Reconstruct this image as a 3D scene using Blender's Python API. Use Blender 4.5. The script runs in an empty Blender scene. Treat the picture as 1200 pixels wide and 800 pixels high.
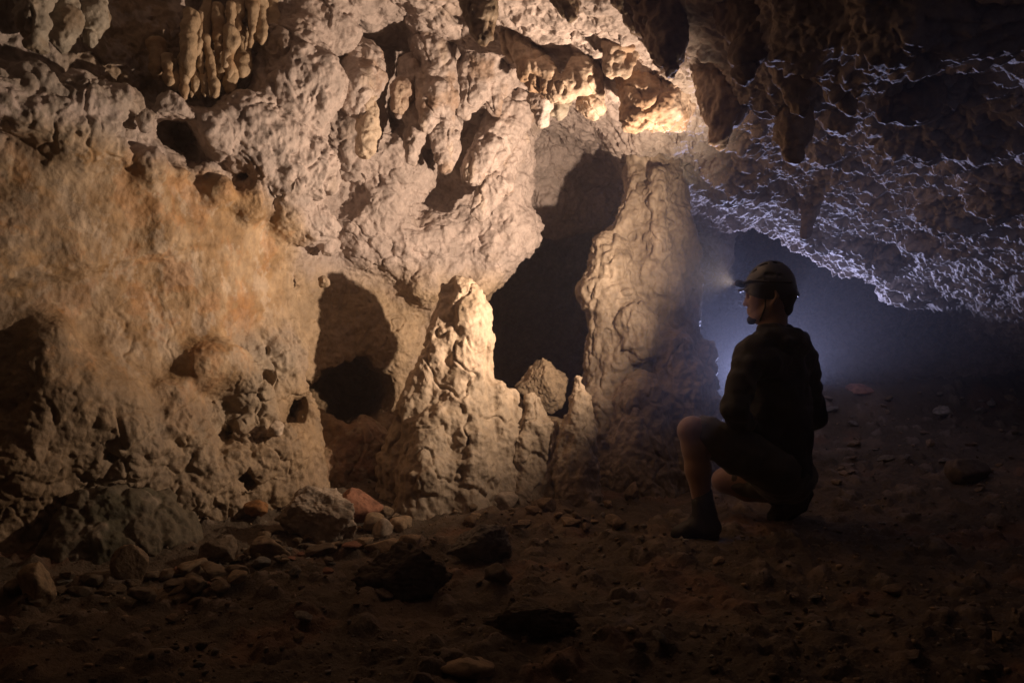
import bpy, math, random
import numpy as np
from mathutils import Vector

random.seed(7)
SC = bpy.context.scene
COL = SC.collection

# ------------------------------------------------------------------ camera, world, light, exposure
F = 933.0                       # focal length in photograph pixels (28 mm on 36 mm, 1200 px wide)
CAM_Z = 0.85


def W(px, py, Y):
    """world point at distance Y in the direction of photograph pixel (px, py)"""
    return np.array([(px - 600.0) / F * Y, Y, CAM_Z - (py - 400.0) / F * Y])


cam = bpy.data.objects.new('camera', bpy.data.cameras.new('camera'))
COL.objects.link(cam)
cam.location = (0, 0, CAM_Z)
cam.rotation_euler = (math.radians(90), 0, 0)
cam.data.lens = 28.0
cam.data.sensor_width = 36.0
cam.data.clip_start = 0.02
cam.data.clip_end = 200
SC.camera = cam

world = bpy.data.worlds.new('World')
SC.world = world
world.use_nodes = True
bg = world.node_tree.nodes['Background']
bg.inputs[0].default_value = (0.9, 0.72, 0.55, 1)
bg.inputs[1].default_value = 0.005

SC.view_settings.view_transform = 'Standard'
SC.view_settings.look = 'None'
SC.view_settings.exposure = 0.0
SC.view_settings.gamma = 1.0
SC.view_settings.use_curve_mapping = False
SC.cycles.use_denoising = True
SC.cycles.max_bounces = 5
SC.cycles.diffuse_bounces = 3
SC.cycles.glossy_bounces = 2
SC.cycles.volume_bounces = 1
SC.cycles.sample_clamp_indirect = 4.0


def lamp(kind, name, loc, target, power, color, **kw):
    l = bpy.data.lights.new(name, kind)
    l.energy = power
    l.color = color
    for k, v in kw.items():
        setattr(l, k, v)
    o = bpy.data.objects.new(name, l)
    COL.objects.link(o)
    o.location = loc
    if target is not None:
        d = Vector(target) - Vector(loc)
        o.rotation_euler = d.to_track_quat('-Z', 'Y').to_euler()
    return o


LAMP_POS = W(859, 332, 3.47)
# the caver's headlamp, shining at the wall on the left
lamp('SPOT', 'headlamp_beam', LAMP_POS, W(468, 188, 4.2), 280.0, (1.0, 0.755, 0.555),
     spot_size=math.radians(142), spot_blend=1.0, shadow_soft_size=0.02)
# the cold lamp left on the ground behind the caver
lamp('SPOT', 'cold_lamp', W(886, 461, 6.6), (1.66, 3.9, 1.85), 420.0, (0.53, 0.57, 1.0), spot_size=math.radians(84), spot_blend=0.9, shadow_soft_size=0.07)

# ------------------------------------------------------------------ noise


def _hash(ix, iy, iz, s):
    n = ix.astype(np.uint32) * np.uint32(0x9E3779B1)
    n ^= iy.astype(np.uint32) * np.uint32(0x85EBCA77)
    n ^= iz.astype(np.uint32) * np.uint32(0xC2B2AE3D)
    n ^= np.uint32((s * 0x27D4EB2F + 0x165667B1) & 0xFFFFFFFF)
    n ^= n >> np.uint32(15)
    n *= np.uint32(0x2C1B3C6D)
    n ^= n >> np.uint32(12)
    n *= np.uint32(0x297A2D39)
    n ^= n >> np.uint32(15)
    return n


def _chunks(fn, P, *a):
    n = len(P)
    if n == 0:
        return fn(P, *a)
    r = [fn(P[i:i + 120000], *a) for i in range(0, n, 120000)]
    if isinstance(r[0], tuple):
        return tuple(np.concatenate([q[k] for q in r]) for k in range(len(r[0])))
    return np.concatenate(r)


def _perlin(P, s):
    P = P.astype(np.float32)
    I = np.floor(P)
    f = P - I
    I = I.astype(np.int64)
    u = f * f * f * (f * (f * 6 - 15) + 10)
    out = np.zeros(len(P), np.float32)
    for dx in (0, 1):
        wx = u[:, 0] if dx else 1 - u[:, 0]
        for dy in (0, 1):
            wy = u[:, 1] if dy else 1 - u[:, 1]
            for dz in (0, 1):
                wz = u[:, 2] if dz else 1 - u[:, 2]
                h = _hash(I[:, 0] + dx, I[:, 1] + dy, I[:, 2] + dz, s)
                gx = (h & np.uint32(1023)).astype(np.float32) / 511.5 - 1
                gy = ((h >> np.uint32(10)) & np.uint32(1023)).astype(np.float32) / 511.5 - 1
                gz = ((h >> np.uint32(20)) & np.uint32(1023)).astype(np.float32) / 511.5 - 1
                out += wx * wy * wz * (gx * (f[:, 0] - dx) + gy * (f[:, 1] - dy) + gz * (f[:, 2] - dz))
    return out * 1.3


def perlin(P, s=0):
    return _chunks(_perlin, P, s)


def fbm(P, o=4, s=0, g=0.5):
    out = 0.0
    a = 1.0
    for k in range(o):
        out = out + a * perlin(P * (2.03 ** k) + 17.3 * k, s + k)
        a *= g
    return out


def billow(P, o=3, s=0, g=0.5):
    out = 0.0
    a = 1.0
    for k in range(o):
        out = out + a * np.abs(perlin(P * (2.05 ** k) + 9.7 * k, s + k))
        a *= g
    return out


def _worley(P, s):
    P = P.astype(np.float32)
    I = np.floor(P)
    f = P - I
    I = I.astype(np.int64)
    F1 = np.full(len(P), 9, np.float32)
    F2 = np.full(len(P), 9, np.float32)
    ID = np.zeros(len(P), np.float32)
    for dx in (-1, 0, 1):
        for dy in (-1, 0, 1):
            for dz in (-1, 0, 1):
                h = _hash(I[:, 0] + dx, I[:, 1] + dy, I[:, 2] + dz, s)
                jx = (h & np.uint32(1023)).astype(np.float32) / 1023
                jy = ((h >> np.uint32(10)) & np.uint32(1023)).astype(np.float32) / 1023
                jz = ((h >> np.uint32(20)) & np.uint32(1023)).astype(np.float32) / 1023
                d = np.sqrt((dx + jx - f[:, 0]) ** 2 + (dy + jy - f[:, 1]) ** 2 + (dz + jz - f[:, 2]) ** 2)
                near = d < F1
                F2 = np.where(near, F1, np.minimum(F2, d))
                ID = np.where(near, (h & np.uint32(255)).astype(np.float32) / 255, ID)
                F1 = np.where(near, d, F1)
    return F1, F2, ID


def worley(P, s=0):
    return _chunks(_worley, P, s)


def domes(P, s=0):
    F1, _, _ = worley(P, s)
    return np.sqrt(np.clip(1 - F1 * F1, 0, 1))


def sstep(a, b, x):
    t = np.clip((x - a) / (b - a), 0, 1)
    return t * t * (3 - 2 * t)


def smin(a, b, k):
    h = np.clip(0.5 + 0.5 * (b - a) / k, 0, 1)
    return b + (a - b) * h - k * h * (1 - h)


# ------------------------------------------------------------------ signed distance fields and their surface


class Field:
    def __init__(self, lo, hi, h):
        self.lo = np.array(lo, np.float32)
        self.h = h
        n = np.ceil((np.array(hi) - np.array(lo)) / h).astype(int) + 1
        self.n = n
        self.ax = [(lo[i] + h * np.arange(n[i])).astype(np.float32) for i in range(3)]
        self.phi = np.full(n, 1.0, np.float32)

    def _box(self, lo, hi):
        s = []
        for i in range(3):
            a = int(max(0, math.floor((lo[i] - self.lo[i]) / self.h)))
            b = int(min(self.n[i], math.ceil((hi[i] - self.lo[i]) / self.h) + 1))
            if b <= a:
                return None
            s.append(slice(a, b))
        return tuple(s)

    def cone(self, a, b, ra, rb, k, carve=False, sq=(1, 1, 1)):
        """round cone from a to b joined to (or cut out of) the field with blend k; sq stretches space"""
        a = np.array(a, float)
        b = np.array(b, float)
        sq = np.array(sq, float)
        m = max(ra, rb) * max(1.0, 1 / sq.min()) + k + 4 * self.h
        s = self._box(np.minimum(a, b) - m, np.maximum(a, b) + m)
        if s is None:
            return
        X = (self.ax[0][s[0]][:, None, None] - a[0]) * sq[0]
        Y = (self.ax[1][s[1]][None, :, None] - a[1]) * sq[1]
        Z = (self.ax[2][s[2]][None, None, :] - a[2]) * sq[2]
        d = (b - a) * sq
        L = float(d @ d)
        if L > 1e-9:
            t = np.clip((X * d[0] + Y * d[1] + Z * d[2]) / L, 0, 1)
        else:
            t = np.zeros((1, 1, 1), np.float32)
        D = np.sqrt((X - t * d[0]) ** 2 + (Y - t * d[1]) ** 2 + (Z - t * d[2]) ** 2) - (ra + (rb - ra) * t)
        sub = self.phi[s]
        if carve:
            self.phi[s] = -smin(-sub, D, k)
        else:
            self.phi[s] = smin(sub, D, k)

    def chain(self, pts, k=0.03, carve=False, sq=(1, 1, 1)):
        if len(pts) == 1:
            pts = [pts[0], pts[0]]
        for (p, ra), (q, rb) in zip(pts[:-1], pts[1:]):
            self.cone(p, q, ra, rb, k, carve, sq)

    def band(self, fn, w):
        """add fn(P) to the field where it is within w of the surface"""
        idx = np.nonzero(np.abs(self.phi) < w)
        P = np.stack([self.ax[i][idx[i]] for i in range(3)], 1)
        self.phi[idx] += fn(P).astype(np.float32)

    def surface(self):
        p = self.phi
        n = self.n
        ins = p < 0
        c = np.zeros(n - 1, np.uint8)
        for dx in (0, 1):
            for dy in (0, 1):
                for dz in (0, 1):
                    c += ins[dx:n[0] - 1 + dx, dy:n[1] - 1 + dy, dz:n[2] - 1 + dz]
        act = (c > 0) & (c < 8)
        I = np.nonzero(act)
        vid = np.full(n - 1, -1, np.int32)
        vid[I] = np.arange(len(I[0]))
        cor = {}
        for dx in (0, 1):
            for dy in (0, 1):
                for dz in (0, 1):
                    cor[dx, dy, dz] = p[I[0] + dx, I[1] + dy, I[2] + dz]
        acc = np.zeros((len(I[0]), 3), np.float32)
        cnt = np.zeros(len(I[0]), np.float32)
        for ax in range(3):
            for u in (0, 1):
                for v in (0, 1):
                    k0 = [u, v]
                    k0.insert(ax, 0)
                    k1 = [u, v]
                    k1.insert(ax, 1)
                    a, b = cor[tuple(k0)], cor[tuple(k1)]
                    m = (a < 0) != (b < 0)
                    t = np.where(m, a / np.where(m, a - b, 1), 0)
                    for d in range(3):
                        acc[:, d] += np.where(m, t if d == ax else k0[d], 0)
                    cnt += m
        V = (np.stack(I, 1) + acc / cnt[:, None]) * self.h + self.lo
        faces = []
        for ax in range(3):
            o1, o2 = [(1, 2), (2, 0), (0, 1)][ax]
            sl0 = [slice(1, n[i] - 1) for i in range(3)]
            sl1 = list(sl0)
            sl0[ax] = slice(0, n[ax] - 1)
            sl1[ax] = slice(1, n[ax])
            A, B = ins[tuple(sl0)], ins[tuple(sl1)]
            for flip, m in ((False, A & ~B), (True, ~A & B)):
                q = list(np.nonzero(m))
                for i in range(3):
                    if i != ax:
                        q[i] = q[i] + 1
                e = [q[0].copy(), q[1].copy(), q[2].copy()]

                def at(d1, d2):
                    r = [e[0], e[1], e[2]]
                    r[o1] = r[o1] - d1
                    r[o2] = r[o2] - d2
                    return vid[r[0], r[1], r[2]]
                f = np.stack([at(1, 1), at(0, 1), at(0, 0), at(1, 0)], 1)
                faces.append(f[:, ::-1] if flip else f)
        Fc = np.concatenate(faces)
        return V, Fc


def mesh_from(name, V, Fc):
    me = bpy.data.meshes.new(name)
    k = Fc.shape[1]
    me.vertices.add(len(V))
    me.vertices.foreach_set('co', np.ascontiguousarray(V, np.float32).ravel())
    me.loops.add(len(Fc) * k)
    me.loops.foreach_set('vertex_index', np.ascontiguousarray(Fc, np.int32).ravel())
    me.polygons.add(len(Fc))
    me.polygons.foreach_set('loop_start', np.arange(0, len(Fc) * k, k, dtype=np.int32))
    me.update(calc_edges=True)
    me.validate()
    return me


def subdivide(me, lv=1):
    o = bpy.data.objects.new('work', me)
    COL.objects.link(o)
    m = o.modifiers.new('s', 'SUBSURF')
    m.levels = lv
    m.render_levels = lv
    dg = bpy.context.evaluated_depsgraph_get()
    r = bpy.data.meshes.new_from_object(o.evaluated_get(dg))
    bpy.data.objects.remove(o)
    return r


def coords(me):
    a = np.empty(len(me.vertices) * 3, np.float32)
    me.vertices.foreach_get('co', a)
    return a.reshape(-1, 3)


def normals(me):
    a = np.empty(len(me.vertices) * 3, np.float32)
    me.vertices.foreach_get('normal', a)
    return a.reshape(-1, 3)


def put(me, V):
    me.vertices.foreach_set('co', np.ascontiguousarray(V, np.float32).ravel())
    me.update()


def displace(me, fn):
    V, N = coords(me), normals(me)
    put(me, V + N * fn(V, N)[:, None])


def paint(me, rgb, alpha=None):
    at = me.attributes.new('Col', 'FLOAT_COLOR', 'POINT')
    c = np.ones((len(rgb), 4), np.float32)
    c[:, :3] = np.clip(rgb, 0.004, 0.9)
    if alpha is not None:
        c[:, 3] = alpha
    at.data.foreach_set('color', c.ravel())


def smooth(me):
    me.polygons.foreach_set('use_smooth', np.ones(len(me.polygons), bool))
    me.update()


def link(name, me, mat, parent=None, label=None, cat=None, group=None, kind=None):
    o = bpy.data.objects.new(name, me)
    COL.objects.link(o)
    if mat and me is not None:
        me.materials.clear()
        me.materials.append(mat)
    if parent:
        o.parent = parent
    tag(o, label, cat, group, kind)
    return o


def tag(o, label=None, cat=None, group=None, kind=None):
    if label:
        o['label'] = label
    if cat:
        o['category'] = cat
    if group:
        o['group'] = group
    if kind:
        o['kind'] = kind


# ------------------------------------------------------------------ materials


def rock_material(name, rough=0.75, bump=0.6, scale=1.0, dist=0.012, spec=0.3):
    m = bpy.data.materials.new(name)
    m.use_nodes = True
    nt = m.node_tree
    N, L = nt.nodes, nt.links
    b = N['Principled BSDF']
    b.inputs['Specular IOR Level'].default_value = spec
    tc = N.new('ShaderNodeTexCoord')
    at = N.new('ShaderNodeAttribute')
    at.attribute_name = 'Col'
    n1 = N.new('ShaderNodeTexNoise')
    n1.inputs['Scale'].default_value = 22 * scale
    n1.inputs['Detail'].default_value = 8
    n1.inputs['Roughness'].default_value = 0.68
    L.new(tc.outputs['Object'], n1.inputs['Vector'])
    n2 = N.new('ShaderNodeTexNoise')
    n2.inputs['Scale'].default_value = 95 * scale
    n2.inputs['Detail'].default_value = 5
    n2.inputs['Roughness'].default_value = 0.6
    L.new(tc.outputs['Object'], n2.inputs['Vector'])
    # colour mottling
    mr = N.new('ShaderNodeMapRange')
    mr.inputs['From Min'].default_value = 0.3
    mr.inputs['From Max'].default_value = 0.7
    mr.inputs['To Min'].default_value = 0.72
    mr.inputs['To Max'].default_value = 1.22
    L.new(n1.outputs['Fac'], mr.inputs['Value'])
    mul = N.new('ShaderNodeMix')
    mul.data_type = 'RGBA'
    mul.blend_type = 'MULTIPLY'
    mul.inputs['Factor'].default_value = 1
    L.new(at.outputs['Color'], mul.inputs[6])
    L.new(mr.outputs['Result'], mul.inputs[7])
    L.new(mul.outputs[2], b.inputs['Base Color'])
    r = N.new('ShaderNodeMapRange')
    r.inputs['To Min'].default_value = rough - 0.15
    r.inputs['To Max'].default_value = rough + 0.15
    L.new(n1.outputs['Fac'], r.inputs['Value'])
    L.new(r.outputs['Result'], b.inputs['Roughness'])
    # relief finer than the mesh: pits and grain
    vo = N.new('ShaderNodeTexVoronoi')
    vo.inputs['Scale'].default_value = 48 * scale
    L.new(tc.outputs['Object'], vo.inputs['Vector'])
    ad = N.new('ShaderNodeMath')
    ad.operation = 'MULTIPLY_ADD'
    ad.inputs[1].default_value = 0.35
    L.new(n2.outputs['Fac'], ad.inputs[0])
    L.new(n1.outputs['Fac'], ad.inputs[2])
    ad2 = N.new('ShaderNodeMath')
    ad2.operation = 'MULTIPLY_ADD'
    ad2.inputs[1].default_value = 0.25
    L.new(vo.outputs['Distance'], ad2.inputs[0])
    L.new(ad.outputs[0], ad2.inputs[2])
    bp = N.new('ShaderNodeBump')
    st = N.new('ShaderNodeMath')
    st.operation = 'MULTIPLY'
    st.inputs[1].default_value = bump
    L.new(at.outputs['Alpha'], st.inputs[0])
    L.new(st.outputs[0], bp.inputs['Strength'])
    bp.inputs['Distance'].default_value = dist
    L.new(ad2.outputs[0], bp.inputs['Height'])
    L.new(bp.outputs['Normal'], b.inputs['Normal'])
    return m


def plain(name, col, rough=0.8, spec=0.3, bump=0.0, scale=60.0, dist=0.004, var=0.2):
    m = bpy.data.materials.new(name)
    m.use_nodes = True
    nt = m.node_tree
    N, L = nt.nodes, nt.links
    b = N['Principled BSDF']
    b.inputs['Roughness'].default_value = rough
    b.inputs['Specular IOR Level'].default_value = spec
    tc = N.new('ShaderNodeTexCoord')
    n1 = N.new('ShaderNodeTexNoise')
    n1.inputs['Scale'].default_value = scale
    n1.inputs['Detail'].default_value = 5
    L.new(tc.outputs['Object'], n1.inputs['Vector'])
    rp = N.new('ShaderNodeMix')
    rp.data_type = 'RGBA'
    rp.inputs[6].default_value = tuple(c * (1 - var) for c in col) + (1,)
    rp.inputs[7].default_value = tuple(c * (1 + var) for c in col) + (1,)
    L.new(n1.outputs['Fac'], rp.inputs['Factor'])
    L.new(rp.outputs[2], b.inputs['Base Color'])
    if bump:
        bp = N.new('ShaderNodeBump')
        bp.inputs['Strength'].default_value = bump
        bp.inputs['Distance'].default_value = dist
        L.new(n1.outputs['Fac'], bp.inputs['Height'])
        L.new(bp.outputs['Normal'], b.inputs['Normal'])
    return m


M_ROCK = rock_material('limestone', 0.62, 0.7)
M_CEIL = rock_material('ceiling_limestone', 0.7, 0.8, 0.9, 0.014, 0.25)
M_DRIP = rock_material('dripstone', 0.6, 0.6, 1.2, 0.009)
M_STONE = rock_material('loose_stone', 0.8, 0.6, 1.6, 0.008)
M_DIRT = rock_material('cave_earth', 0.85, 0.9, 1.5, 0.014, 0.25)

PINK = np.array([0.42, 0.342, 0.305])
OCHRE = np.array([0.42, 0.26, 0.125])
ORANGE = np.array([0.42, 0.195, 0.07])
TAN = np.array([0.40, 0.29, 0.185])
GREY = np.array([0.29, 0.25, 0.20])
DARK = np.array([0.16, 0.115, 0.075])
RED = np.array([0.24, 0.11, 0.065])
BROWN = np.array([0.22, 0.15, 0.09])
CREAM = np.array([0.50, 0.39, 0.29])


def blob_weight(V, p, r, soft=0.6, ws=2.0, seed=50):
    d = np.linalg.norm(V - np.array(p, np.float32), axis=1) / r
    return 1 - sstep(1 - soft, 1 + soft * 0.4, d)


def mixc(c, col, w):
    return c * (1 - w[:, None]) + np.array(col)[None, :] * w[:, None]


# ------------------------------------------------------------------ the cave shell


def pol(poly, X, Y):
    """2D signed distance, positive inside the polygon"""
    d = np.full(X.shape, 1e9)
    s = np.ones(X.shape)
    n = len(poly)
    for i in range(n):
        a = np.array(poly[i])
        b = np.array(poly[i - 1])
        e = b - a
        wx, wy = X - a[0], Y - a[1]
        t = np.clip((wx * e[0] + wy * e[1]) / (e @ e), 0, 1)
        d = np.minimum(d, (wx - e[0] * t) ** 2 + (wy - e[1] * t) ** 2)
        c1 = Y >= a[1]
        c2 = Y < b[1]
        c3 = e[0] * wy > e[1] * wx
        s = np.where((c1 & c2 & c3) | (~c1 & ~c2 & ~c3), -s, s)
    return -s * np.sqrt(d)


AIR = [(-2.35, 0.0), (-2.45, 1.6), (-2.25, 2.4), (-1.78, 2.95), (-1.32, 3.50), (-1.06, 3.86), (-0.93, 4.02),
       (-1.08, 4.25), (-0.93, 4.60), (-0.5, 4.79), (0.0, 4.92), (0.07, 5.14), (-0.15, 5.6), (-0.05, 6.7), (0.5, 7.2),
       (0.72, 6.8), (0.80, 5.6), (0.84, 5.0), (0.92, 4.95), (1.02, 5.3), (1.12, 6.2), (1.15, 8.5), (2.3, 8.7), (2.75, 7.5), (3.2, 7.1), (3.75, 6.8), (4.05, 5.5), (4.0, 1.0), (3.2, 0.0)]  # partition behind the column, added to keep cold lamp light out of the hollow


def ground_base(x, y):
    u = (x - 1.05) * 0.62 + (y - 3.75) * 0.72
    g = 0.115 * np.maximum(0, u) ** 1.0 * sstep(0, 0.8, u)
    wall = np.maximum(0, -x - 0.9 - (3.7 - y) * 0.9)
    g = g + 0.10 * sstep(0.0, 0.8, -(x + 0.75) + (y - 3.35) * 0.9) * sstep(-0.4, -0.9, x)
    g = g + 0.05 * sstep(3.9, 4.6, y) * sstep(1.0, 0.4, x)
    g = g + 0.22 * np.exp(-((y - 6.0) / 0.25) ** 2) * sstep(1.80, 1.87, x)  # added hump that keeps the cold lamp's light off the right slope
    return g


def ceil_base(x, y):
    xs = np.array([-3, -1.2, -0.3, 0.3, 0.8, 1.5, 2.0, 2.5, 3.0, 3.6, 4.3])
    zs = np.array([2.62, 2.56, 2.45, 2.26, 2.02, 1.77, 1.54, 1.29, 1.06, 0.78, 0.4])
    z = np.interp(x, xs, zs)
    lip = sstep(5.55, 5.95, y + 0.12 * np.sin(x * 5)) * sstep(1.6, 2.2, x)
    return z + 0.45 * lip


def scallop(P):
    """wavy ledges of the low ceiling on the right, falling towards the lamp behind"""
    Q = np.stack([P[:, 0] * 0.8 - P[:, 1] * 0.25, P[:, 1] * 1.25 + P[:, 0] * 0.5, P[:, 2] * 1.0], 1)
    q = Q + 0.22 * np.stack([perlin(P * 2.1, 71), perlin(P * 2.1, 72), perlin(P * 2.1, 73)], 1)
    a = np.abs(perlin(q * 3.6, 61))
    b = np.abs(perlin(q * 8.0, 62))
    c = np.abs(perlin(q * 17, 63))
    f = np.abs(perlin(q * 34, 64))
    return a * 0.045 - (b * 0.060 + c * 0.034 + f * 0.014) + 0.055


def build_shell():
    Fd = Field((-3.0, 0.8, -0.35), (4.35, 9.0, 2.95), 0.026)
    X2, Y2 = np.meshgrid(Fd.ax[0], Fd.ax[1], indexing='ij')
    plan = pol(AIR, X2, Y2).astype(np.float32)
    ce = ceil_base(X2, Y2).astype(np.float32)
    Z = Fd.ax[2][None, None, :]
    # the left wall leans: foot steps out, head steps back a little
    prof = np.interp(Fd.ax[2], [-0.4, 0.0, 0.35, 0.6, 1.25, 1.6, 2.9], [-0.03, -0.01, 0.03, 0.08, 0.11, 0.06, 0.06]).astype(np.float32)
    left = sstep(0.2, -0.6, X2).astype(np.float32)
    phi = plan[:, :, None] + prof[None, None, :] * left[:, :, None]
    z0 = 1.155 + 0.43 * (X2 + 1.6)
    win = sstep(-2.1, -1.85, X2) * sstep(-1.2, -1.45, X2)
    zz = Z - z0[:, :, None]
    phi = phi - 0.06 * win[:, :, None] * sstep(0.0, 0.035, zz) * sstep(0.42, 0.05, zz)
    back = (sstep(-0.98, -1.35, X2) * 0.22).astype(np.float32)
    up = sstep(1.78, 1.98, Fd.ax[2]).astype(np.float32)
    phi = phi + back[:, :, None] * up[None, None, :]
    Fd.phi = smin(phi, ce[:, :, None] - Z, 0.22).astype(np.float32)

    def px(l, Y=None):
        out = []
        for t in l:
            if len(t) == 4:
                x, y, d, r = t
            else:
                x, y, r = t
                d = Y
            out.append((W(x, y, d), r / F * d))
        return out

    A = lambda l, k=0.06, Y=None: Fd.chain(px(l, Y), k)
    Cv = lambda l, k=0.03, Y=None: Fd.chain(px(l, Y), k, True)
    def wall_at(x, r):
        Yv = np.linspace(2.3, 6.5, 400)
        d = pol(AIR, (x - 600) / F * Yv, Yv)
        hit = np.nonzero((d < 0) & (Yv > 2.4))[0]
        return float(Yv[hit[0]]) if len(hit) else 4.6

    def B(l, k=0.07, out=0.45):
        for x, y, r in l:
            d = wall_at(x, r)
            d += r / F * d * (1 - 2 * out)
            Fd.chain(px([(x, y, d, r)]), k)
    # pale lumps that overhang the flat panel, falling from left to right
    B([(0, 110, 34), (35, 95, 26), (60, 128, 30), (95, 112, 24), (125, 140, 24), (150, 120, 20), (175, 148, 20), (205, 128, 20), (230, 150, 22), (265, 150, 24)], 0.06, 0.42)
    B([(20, 142, 20), (62, 152, 18), (100, 166, 20), (140, 172, 16), (178, 190, 18), (215, 200, 14), (258, 222, 18), (298, 236, 18), (336, 246, 22), (372, 262, 18)], 0.07, 0.34)
    # the swollen pale mass of the upper middle
    B([(242, 158, 26), (285, 142, 34), (308, 170, 46), (345, 110, 55), (350, 200, 48), (400, 150, 52), (390, 75, 48), (330, 60, 40), (430, 85, 45),
       (425, 195, 36), (440, 240, 38), (410, 255, 24)], 0.06, 0.5)
    B([(465, 285, 34), (500, 330, 34), (430, 285, 24)], 0.08, 0.3)
    B([(515, 285, 40), (555, 262, 34), (540, 200, 44), (585, 250, 26), (530, 320, 24)], 0.08, 0.2)
    B([(500, 130, 55), (470, 200, 46), (520, 80, 60), (560, 40, 50)], 0.07, 0.5)
    A([(572, 300, 4.9, 24), (600, 275, 4.95, 26), (578, 215, 5.0, 40), (570, 110, 4.8, 56), (600, 130, 5.0, 34)], 0.07)
    A([(560, 335, 4.85, 14), (590, 300, 4.95, 16), (618, 262, 5.1, 18)], 0.05)
    B([(370, 262, 22), (384, 290, 16), (378, 330, 14)], 0.06, 0.35)
    # brown panel far up left, recessed, and the ledge under it
    A([(165, -20, 3.95, 55), (165, 60, 3.9, 44)], 0.08)
    A([(300, 20, 3.95, 34), (395, 38, 4.0, 30)], 0.06)
    # rough lumps low on the left wall
    B([(60, 470, 44), (25, 560, 50), (110, 505, 34), (150, 530, 40), (215, 500, 34), (225, 550, 40), (265, 575, 44), (300, 530, 40), (325, 548, 36),
       (318, 592, 36), (250, 430, 30), (290, 455, 34), (180, 590, 40), (90, 440, 30), (60, 400, 26)], 0.13, 0.34)
    B([(150, 478, 16), (205, 468, 18), (345, 512, 12), (338, 560, 18), (195, 520, 14), (120, 470, 14), (242, 515, 14), (282, 500, 13), (300, 480, 12)], 0.05, 0.4)
    # red rock low in the recess beside the tall stalagmite
    A([(395, 560, 4.3, 38), (420, 530, 4.4, 36), (385, 510, 4.4, 20)], 0.05)
    A([(600, 560, 4.75, 46), (650, 545, 4.75, 50), (690, 560, 4.8, 46)], 0.08)
    # panel behind the column and over the far hollow
    A([(600, 200, 5.9, 50), (690, 170, 6.0, 60), (760, 150, 6.1, 55)], 0.12)
    A([(640, 245, 5.9, 35), (700, 240, 6.0, 30), (760, 230, 6.1, 30)], 0.08)
    # rock between the column and the low ceiling
    A([(790, 130, 4.6, 40), (850, 160, 5.0, 50)], 0.1)
    # hollows
    Cv([(196, 152, 3.1, 14), (200, 156, 3.6, 16)], 0.03)
    Cv([(214, 158, 3.15, 17), (216, 160, 3.7, 18)], 0.03)
    Cv([(200, 174, 3.15, 12), (222, 180, 3.5, 12)], 0.03)
    Cv([(228, 176, 3.2, 10), (232, 178, 3.6, 12)], 0.02)
    Cv([(226, 175, 3.3, 12), (230, 178, 3.6, 14)], 0.02)
    Cv([(289, 205, 3.5, 9), (290, 204, 3.8, 10)], 0.02)
    Cv([(383, 105, 3.8, 12), (388, 115, 4.2, 14)], 0.02)
    Cv([(374, 85, 3.8, 9), (376, 90, 4.2, 10)], 0.02)
    Cv([(415, 158, 4.0, 9), (416, 160, 4.3, 10)], 0.02)
    Cv([(400, 235, 4.0, 22), (402, 230, 4.5, 24)], 0.03)
    Cv([(345, 210, 3.6, 7), (346, 212, 3.9, 7)], 0.02)
    Cv([(455, 20, 4.0, 32), (465, 60, 4.3, 24), (480, 85, 4.4, 12)], 0.04)
    Cv([(605, 115, 4.6, 13), (606, 112, 5.2, 14)], 0.02)
    Cv([(500, 178, 4.2, 8), (502, 182, 4.7, 8)], 0.02)
    Cv([(540, 190, 4.5, 7), (535, 225, 4.6, 6)], 0.02)
    Cv([(270, 2, 3.9, 10), (400, 4, 4.1, 10)], 0.03)
    for x, y, d, r in [(350, 474, 4.0, 13), (346, 490, 3.95, 11), (364, 458, 4.1, 14), (368, 480, 4.15, 15), (384, 462, 4.25, 18), (400, 458, 4.3, 26), (424, 448, 4.4, 26), (446, 462, 4.45, 22), (412, 482, 4.3, 22), (436, 428, 4.5, 12)]:
        Cv([(x, y, d, r), (x - 34, y - 4, d + 0.8, r * 1.3)], 0.02)
    Cv([(620, 400, 5.0, 75), (650, 390, 6.6, 85)], 0.08)
    Cv([(655, 340, 5.2, 45), (665, 320, 6.6, 50)], 0.08)
    Cv([(20, 166, 2.72, 8), (120, 192, 3.0, 7), (230, 222, 3.3, 6), (300, 256, 3.6, 5)], 0.03)
    for x, y, d, r in [(245, 575, 3.4, 6), (290, 560, 3.5, 7), (232, 590, 3.3, 8), (130, 530, 3.05, 9), (268, 505, 3.5, 5), (315, 440, 3.7, 6),
                       (50, 230, 2.75, 12), (15, 200, 2.6, 16)]:
        Cv([(x, y, d - 0.1, r), (x, y + 4, d + 0.2, r)], 0.02)
    # swellings of the low ceiling
    rnd = random.Random(3)
    for i in range(46):
        x = rnd.uniform(0.6, 3.0)
        y = rnd.uniform(1.6, 5.4)
        z = float(ceil_base(np.array(x), np.array(y)))
        r = rnd.uniform(0.08, 0.2)
        a = rnd.uniform(-0.6, 0.2)
        Fd.cone((x, y, z + 0.05), (x + 0.3 * math.cos(a), y + 0.3 * math.sin(a), z + 0.04), r, r * 0.7, 0.07)

    def warp(P):
        right = sstep(0.55, 1.2, P[:, 0])
        d = 0.055 * fbm(P * 2.6, 2, 11) * (1 - 0.3 * right)
        return d + right * 0.05 * (np.abs(perlin(P * np.array([3.0, 3.6, 3.0], np.float32), 21)) - 0.3)
    Fd.band(warp, 0.16)
    V, Fc = Fd.surface()
    me = mesh_from('cave', V, Fc)
    me = subdivide(me, 2)

    panel_p = [(W(150, 340, 3.25), 0.55), (W(230, 300, 3.45), 0.45), (W(310, 320, 3.65), 0.36), (W(230, 400, 3.45), 0.3), (W(90, 260, 3.1), 0.4)]

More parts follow.
